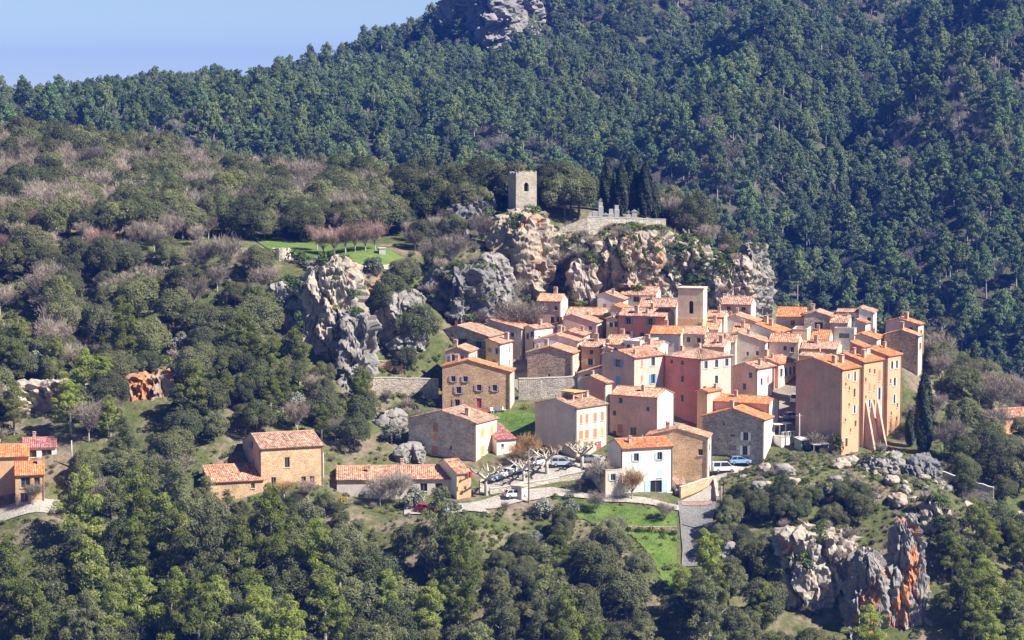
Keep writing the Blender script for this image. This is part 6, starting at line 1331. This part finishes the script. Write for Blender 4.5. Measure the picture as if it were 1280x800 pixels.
for k, (px, py, D, s) in enumerate([(608, 625, 434, 1.25), (684, 600, 441, 1.15), (728, 592, 443, 1.2), (655, 606, 439, 1.0), (778, 562, 447.5, .9), (806, 556, 449, .95), (835, 556, 449.5, .85)]):
    addp('plane', px, py, D, s, own=['pollarded plane tree at the left end of the parking terrace', 'pollarded plane tree beside the side-on silver estate car', 'pollarded plane tree at the right end of the parking terrace', 'pollarded plane tree in front of the angled row of cars', 'pollarded plane tree at the left foot of the pale pink house', 'pollarded plane tree in front of the pale pink house', 'pollarded plane tree at the right corner of the pale pink house'][k])
addp('bareo', 662, 576, 447, 1.05, own='rounded orange twigged tree below the bright green lawn')
addp('bareo', 648, 578, 446, .8, own='smaller orange twigged tree left of the rounded one')
addp('bareo', 790, 626, 432.3, .95, 1.2, own='leafless tree standing before the white house with pale blue shutters')
addp('bare', 748, 622, 434, .75, .95, own='leafless tree at the left corner of the white house annex')
addp('bareo', 355, 619, 425.5, .8, .6, own='leafless tree before the left half of the orange stone farmhouse')
addp('barer', 385, 619, 425.5, .75, .65, own='leafless tree before the right half of the orange stone farmhouse')
addp('bare', 500, 618, 431, 1.0, .95, own='large leafless tree before the long low building')
addp('bare', 475, 618, 430, .9, .8, own='leafless tree left of the large one before the long building')
addp('olive', 518, 624, 428.5, .95, own='silvery olive tree beside the lower parking place')
addp('bare', 42, 634, 419, .6, .6, own='dark leafless tree in front of the orange villa')
addp('bare', 640, 400, 503, 1.5, 1.3, own='large leafless tree between the tower rock and the village roofs')
addp('bare', 662, 398, 505, 1.2, 1.1, own='leafless tree just left of the small pink house under the tower rock')
addp('bright', 703, 376, 518, 1.9, 2.6, own='bright green bush at the foot of the tower rock')
addp('oakd', 507, 456, 480, .75, .8, own='dark round tree in front of the rounded dark pinnacle')
addp('ivy', 770, 380, 522, 2.0, 2.6, own='ivy mass climbing the cliff under the cemetery'); addp('ivy', 712, 350, 525, 2.6, 3.2, own='dark ivy hanging between the tower rock and the cemetery cliff')
addp('ivy', 755, 360, 523, 1.8, 2.6, own='ivy column left under the cemetery wall'); addp('ivy', 372, 333, 498.5, 1.5, 1.4, own='ivy clump hanging right of the round ruined stump'); addp('ivy', 336, 332, 499, 1.4, 1.3, own='ivy clump hanging left of the round ruined stump'); addp('ivy', 320, 330, 500, 1.5, 1.3, own='ivy clump between the round ruined stumps'); addp('ivy', 390, 333, 496, 1.6, 1.3, own='ivy clump beside the cliff edge stump')
addp('gorse', 1112, 562, 452, 1.1, .9, own='yellow flowering bush at the foot of the buttresses'); addp('gorse', 425, 622, 428, 1.1, .9, own='yellow flowering bush right of the orange stone farmhouse'); addp('gorse', 655, 510, 467, .8, .8, own='yellow bush at the top right of the lawn')
addp('ivy', 1046, 566, 449.3, .9, 2.2, own='ivy at the lower corner of the tall terracotta house')
addp('bare', 1188, 575, 453, 1.1, 1.2, own='large leafless tree right of the very tall cypress')
addp('bright', 1125, 560, 452, .9, 1.2, own='bright green bush right of the buttresses')
addp('twigs', 1018, 545, 451, 1.6, 1.6, own='leafless bush against the blind red brown wall')
for k, (px, py, D, s) in enumerate([(770, 676, 420, .7), (830, 650, 427, .55), (745, 640, 428, .6), (800, 720, 411, .6)]):
    addp('bare', px, py, D, s, own=['leafless sapling in the middle of the grass bank', 'small leafless tree at the right of the grass bank', 'leafless sapling at the upper left of the grass bank', 'leafless sapling at the foot of the grass bank'][k])
for k in range(9):
    addp('bright' if k % 2 else 'ivy', 786 + k * 7, 666, 423.6, .55, .6, where='in the clipped hedge across the grass bank')
for k, (px, py, D, s) in enumerate([(1082, 900, 394, .9), (1200, 830, 401, 1.05), (1245, 830, 401, 1.1)]):
    addp('pine', px, py, D, s, own=['pine growing in front of the stained rock pillars', 'tall pine right of the stained rock pillar', 'tall pine near the lower right corner'][k])
# --- mountain forest
rm_ = np.random.default_rng(77)
xs = np.arange(-330, 340, 5.0); ys = np.arange(745, 1330, 5.8); X, Y = np.meshgrid(xs, ys); X = X.ravel() + rm_.uniform(-2.6, 2.6, X.size); Y = Y.ravel() + rm_.uniform(-2.9, 2.9, Y.size)
Z = hm(X, Y); pxm, pym = proj(X, Y, Z)
vis = (pxm > -90) & (pxm < 1370) & (pym > -60) & (pym < 560)
hid = (pxm < 560) & (Y < 815)
ok = vis & ~hid & (rm_.random(len(X)) < .93); X, Y, Z, pxm, pym = X[ok], Y[ok], Z[ok], pxm[ok], pym[ok]
patch = fbm(np.stack([X / 55, Y / 55, 0 * X], 1), 3, 61); patch2 = fbm(np.stack([X / 40, Y / 60, 0 * X + 3], 1), 3, 67)
MT = []
for i in range(len(X)):
    k = 'mtn'
    if patch[i] > .40 and rm_.random() < .5: k = 'mtnb'
    elif patch2[i] > .2 and rm_.random() < .7: k = 'mtno'
    elif rm_.random() < .06: k = 'mtnb'
    s = rm_.uniform(.58, 1.1) * (1.15 if rm_.random() < .08 else 1)
    MT.append((k, X[i], Y[i], Z[i] - .2, s, s * (rm_.uniform(1.0, 1.55) if k == 'mtn' else rm_.uniform(.8, 1.2)), rm_.uniform(0, 6.28), pxm[i], pym[i]))
# --- which ones stand as individuals
def place(kind, v, x, y, z, s, zs, rot, label, group, cat):
    tm, cm = PROTO[kind][v]; t = empty(NAME[kind], (x, y, z), rot); t.scale = (s, s, zs); tag(t, label, cat, group)
    return t, link('stem' if kind in SMALL else 'trunk', tm, t), link('crown', cm, t)
SHOWN = {}
inv = []
for e in TREES:
    kind, x, y, z, s, zs, rot, where, own = e
    px, py = proj(x, y, z); inv.append((0 if own else 1, kind, -s / y, e, px, py))
inv.sort(key=lambda t: (t[1], t[0], t[2]))
LIMIT = 290; count = {}
ORD = ['leftmost', 'second', 'third', 'fourth', 'fifth', 'sixth', 'seventh', 'eighth', 'ninth', 'tenth', 'eleventh', 'twelfth', 'thirteenth', 'fourteenth', 'fifteenth', 'sixteenth', 'seventeenth', 'eighteenth', 'nineteenth', 'twentieth', 'twenty-first', 'twenty-second', 'twenty-third', 'twenty-fourth', 'twenty-fifth']
keep = []
for pri, kind, key, e, px, py in inv:
    off = px < -20 or px > 1300 or py > 905
    if count.get(kind, 0) < (170 if kind in SMALL else LIMIT) and not off:
        count[kind] = count.get(kind, 0) + 1; keep.append((kind, e, px, py))
    else: INST.setdefault(kind, []).append(e)
SIZEW = lambda s, kind: 'tall' if s > 1.05 else ('low' if s < .75 else 'middling')
LAND = [(36, 600, 'the orange villa'), (50, 555, 'the purple red roof'), (365, 580, 'the orange stone farmhouse'), (490, 590, 'the long low building'), (540, 645, 'the red car'), (660, 615, 'the utility hut'), (770, 660, 'the grass bank'), (870, 680, 'the shaded road'),
 (1025, 720, 'the pale hillock cliff'), (1135, 720, 'the stained rock pillar'), (990, 595, 'the hillock grass'), (1100, 590, 'the tilted crag'), (1210, 610, 'the long stone wall'), (1060, 500, 'the terracotta row'), (1155, 500, 'the tall cypress'), (1265, 525, 'the right edge house'), (1250, 640, 'the dirt track'),
 (400, 420, 'the left cliff'), (188, 510, 'the orange outcrop'), (60, 500, 'the long pale outcrop'), (430, 325, 'the meadow'), (506, 410, 'the rounded dark pinnacle'), (570, 375, 'the dark rock block'), (655, 240, 'the ruined tower'), (655, 320, 'the tower rock'), (785, 275, 'the cemetery'), (785, 340, 'the cemetery cliff'), (860, 345, 'the overgrown cliff'), (940, 350, 'the upper grey pillar'),
 (300, 280, 'the big dark oaks'), (150, 295, 'the power frame'), (340, 322, 'the ruined stump'), (555, 545, 'the brown shuttered house'), (595, 490, 'the violet shutters'), (570, 430, 'the wide stone farmhouse'), (605, 25, 'the summit cliffs'), (1035, 380, 'the pale back houses'), (870, 380, 'the bell tower'), (1130, 420, 'the rough stone house'), (590, 270, 'the arched dark rock'), (910, 590, 'the white van'), (810, 590, 'the white house')]
def where_of(px, py, h):
    py = py - h
    d, lx, ly, nm = min((math.hypot(px - lx, (py - ly) * 1.2), lx, ly, nm) for lx, ly, nm in LAND)
    dx, dy = px - lx, py - ly; far = 'far ' if d > 130 else ('' if d > 55 else 'just ')
    if abs(dx) > 1.8 * abs(dy): w = 'right of' if dx > 0 else 'left of'
    elif abs(dy) > 1.8 * abs(dx): w = 'below' if dy > 0 else 'above'
    else: w = ('below' if dy > 0 else 'above') + (' right of' if dx > 0 else ' left of'); w = w.replace('below right of', 'below and right of').replace('below left of', 'below and left of').replace('above right of', 'above and right of').replace('above left of', 'above and left of')
    return f'{far}{w} {nm}'
def single_out(L):
    """L: list of (label, px, setter); members that would share a label are told apart by their order from the left."""
    bag = {}
    for lab, px, st in L: bag.setdefault(lab, []).append((px, st))
    for lab, M in bag.items():
        M.sort(key=lambda t: t[0])
        for i, (px, st) in enumerate(M):
            if len(M) == 1: st(lab)
            elif len(M) == 2: st(lab + (', left' if i == 0 else ', right'))
            elif len(M) == 3: st(lab + (', leftmost', ', middle one', ', rightmost')[i])
            elif len(M) <= 25: st(lab + (', leftmost' if i == 0 else (', rightmost' if i == len(M) - 1 else f', {ORD[i]} from left')))
            else: st(lab)
L = []
for kind, e, px, py in keep:
    if e[8]: continue
    sw = SIZEW(e[4], kind); h = (2 if kind in SMALL else 6) * e[5] * F / e[2]
    wd = where_of(px, py, h * .6) if e[7] != 'in the clipped hedge across the grass bank' else e[7]
    L.append((f"{sw} {WORD[kind]} {wd}", px, lambda lab, e=e: e.__setitem__(8, lab)))
single_out(L)
L = []
for px, o in bl:
    tag(o, None, 'boulder', 'boulders strewn over the hillock'); L.append((('small ' if o.dimensions.x < 2.2 else 'large ') + 'limestone boulder ' + where_of(*proj(*o.location), 0), px, lambda lab, o=o: tag(o, lab)))
single_out(L)
CATW = {'shrub': 'shrub', 'bright': 'shrub', 'gorse': 'bush', 'ivy': 'ivy', 'twigs': 'bush'}
for kind, e, px, py in keep:
    place(kind, random.randrange(len(PROTO[kind])), *e[1:7], e[8], f"{WORD[kind]}s {e[7]}" if e[7] else f"{WORD[kind]}s", CATW.get(kind, 'tree'))
MT.sort(key=lambda m: m[2])
mc = {}; MKEEP = []
for m in MT:
    kind = m[0]
    if mc.get(kind, 0) < (280 if kind == 'mtn' else 150) and 0 < m[7] < 1280 and not (430 < m[7] < 1150 and m[8] > 400):
        mc[kind] = mc.get(kind, 0) + 1
        MKEEP.append(m)
    else: INST.setdefault(kind, []).append(list(m[:7]) + [None, None])
L = []; MLAB = {}
for i, m in enumerate(MKEEP): L.append((f"{SIZEW(m[4], m[0])} {WORD[m[0]]} {where_of(m[7], m[8], 20)}", m[7], lambda lab, i=i: MLAB.__setitem__(i, lab)))
single_out(L)
for i, m in enumerate(MKEEP): place(m[0], rm_.integers(len(PROTO[m[0]])), *m[1:7], MLAB[i], f"{WORD[m[0]]}s on the mountain", 'tree')
# --- the rest: one mass per kind, instanced on points
def mass(name, label, kinds, cat):
    pts = []; att = {'sx': [], 'sz': [], 'rot': [], 'var': []}; protos = []; vid = 0
    for kind in kinds:
        for e in INST.get(kind, []):
            pts.append((e[1], e[2], e[3])); att['sx'].append(e[4]); att['sz'].append(e[5]); att['rot'].append(e[6]); att['var'].append(vid + random.randrange(len(PROTO[kind])))
        protos += [(p, kind) for p in PROTO[kind]]; vid += len(PROTO[kind])
    if not pts: return
    me = bpy.data.meshes.new(name); me.from_pydata(pts, [], [])
    for k, v in att.items():
        a = me.attributes.new(k, 'INT' if k == 'var' else 'FLOAT', 'POINT'); a.data.foreach_set('value', v)
    o = link(name, me); tag(o, label, cat, kind='stuff')
    ng = bpy.data.node_groups.new(name, 'GeometryNodeTree'); ng.interface.new_socket('Geometry', in_out='INPUT', socket_type='NodeSocketGeometry'); ng.interface.new_socket('Geometry', in_out='OUTPUT', socket_type='NodeSocketGeometry')
    nn = ng.nodes; gi = nn.new('NodeGroupInput'); go = nn.new('NodeGroupOutput'); join = nn.new('GeometryNodeJoinGeometry')
    def attr(nm, ty):
        n = nn.new('GeometryNodeInputNamedAttribute'); n.data_type = ty; n.inputs[0].default_value = nm; return n.outputs[0]
    var = attr('var', 'INT'); cs = nn.new('ShaderNodeCombineXYZ'); sx = attr('sx', 'FLOAT'); sz = attr('sz', 'FLOAT'); ng.links.new(sx, cs.inputs[0]); ng.links.new(sx, cs.inputs[1]); ng.links.new(sz, cs.inputs[2])
    cr = nn.new('ShaderNodeCombineXYZ'); ng.links.new(attr('rot', 'FLOAT'), cr.inputs[2])
    m2p = nn.new('GeometryNodeMeshToPoints'); ng.links.new(gi.outputs[0], m2p.inputs[0])
    for i, ((tm, cm), kind) in enumerate(protos):
        cmp_ = nn.new('FunctionNodeCompare'); cmp_.data_type = 'INT'; cmp_.operation = 'EQUAL'; ng.links.new(var, cmp_.inputs[2]); cmp_.inputs[3].default_value = i
        for me_ in (tm, cm):
            src = SRC.get(me_.name)
            if src is None: continue
            oi = nn.new('GeometryNodeObjectInfo'); oi.transform_space = 'ORIGINAL'; oi.inputs[0].default_value = src; oi.inputs[1].default_value = True
            ip = nn.new('GeometryNodeInstanceOnPoints'); ng.links.new(m2p.outputs[0], ip.inputs['Points']); ng.links.new(cmp_.outputs[0], ip.inputs['Selection']); ng.links.new(oi.outputs['Geometry'], ip.inputs['Instance']); ng.links.new(cr.outputs[0], ip.inputs['Rotation']); ng.links.new(cs.outputs[0], ip.inputs['Scale'])
            ng.links.new(ip.outputs[0], join.inputs[0])
    ng.links.new(join.outputs[0], go.inputs[0])
    md = o.modifiers.new('instances', 'NODES'); md.node_group = ng
    return o
SRC = {}
for ob in COL.objects:
    if ob.type == 'MESH' and ob.parent is not None and ob.name.split('.')[0] in ('crown', 'trunk', 'stem'): SRC.setdefault(ob.data.name, ob)
mass('forest', 'dense blue green pine and oak forest covering the mountain', ['mtn', 'mtno', 'mtnb'], 'forest')
mass('woodland', 'outlying evergreen trees beyond the ones one can tell apart', ['oak', 'oakd', 'pine', 'pine2', 'bare', 'barer', 'olive'], 'woodland')
mass('undergrowth', 'scrubby undergrowth of low bushes across the hillsides', ['shrub', 'bright', 'ivy', 'twigs', 'gorse'], 'undergrowth')
# ------------------------------------------------------------------ haze: the air between the camera and the mountain
hb = MB().box(-4200, 4200, -1200, 6200, -93, 175)
hm_, hnt, hbs = new_mat('haze'); hnt.nodes.remove(hbs)
pv = hnt.nodes.new('ShaderNodeVolumePrincipled'); pv.inputs['Color'].default_value = (0.06, 0.21, 1.0, 1); pv.inputs['Density'].default_value = 0.00012; pv.inputs['Anisotropy'].default_value = 0.1
hnt.links.new(pv.outputs[0], hnt.nodes['Material Output'].inputs['Volume'])
tag(hb.build('haze', hm_), 'thin blue haze filling the valley air', 'haze', kind='stuff')
for row in HLOG: print('HOUSE', row)
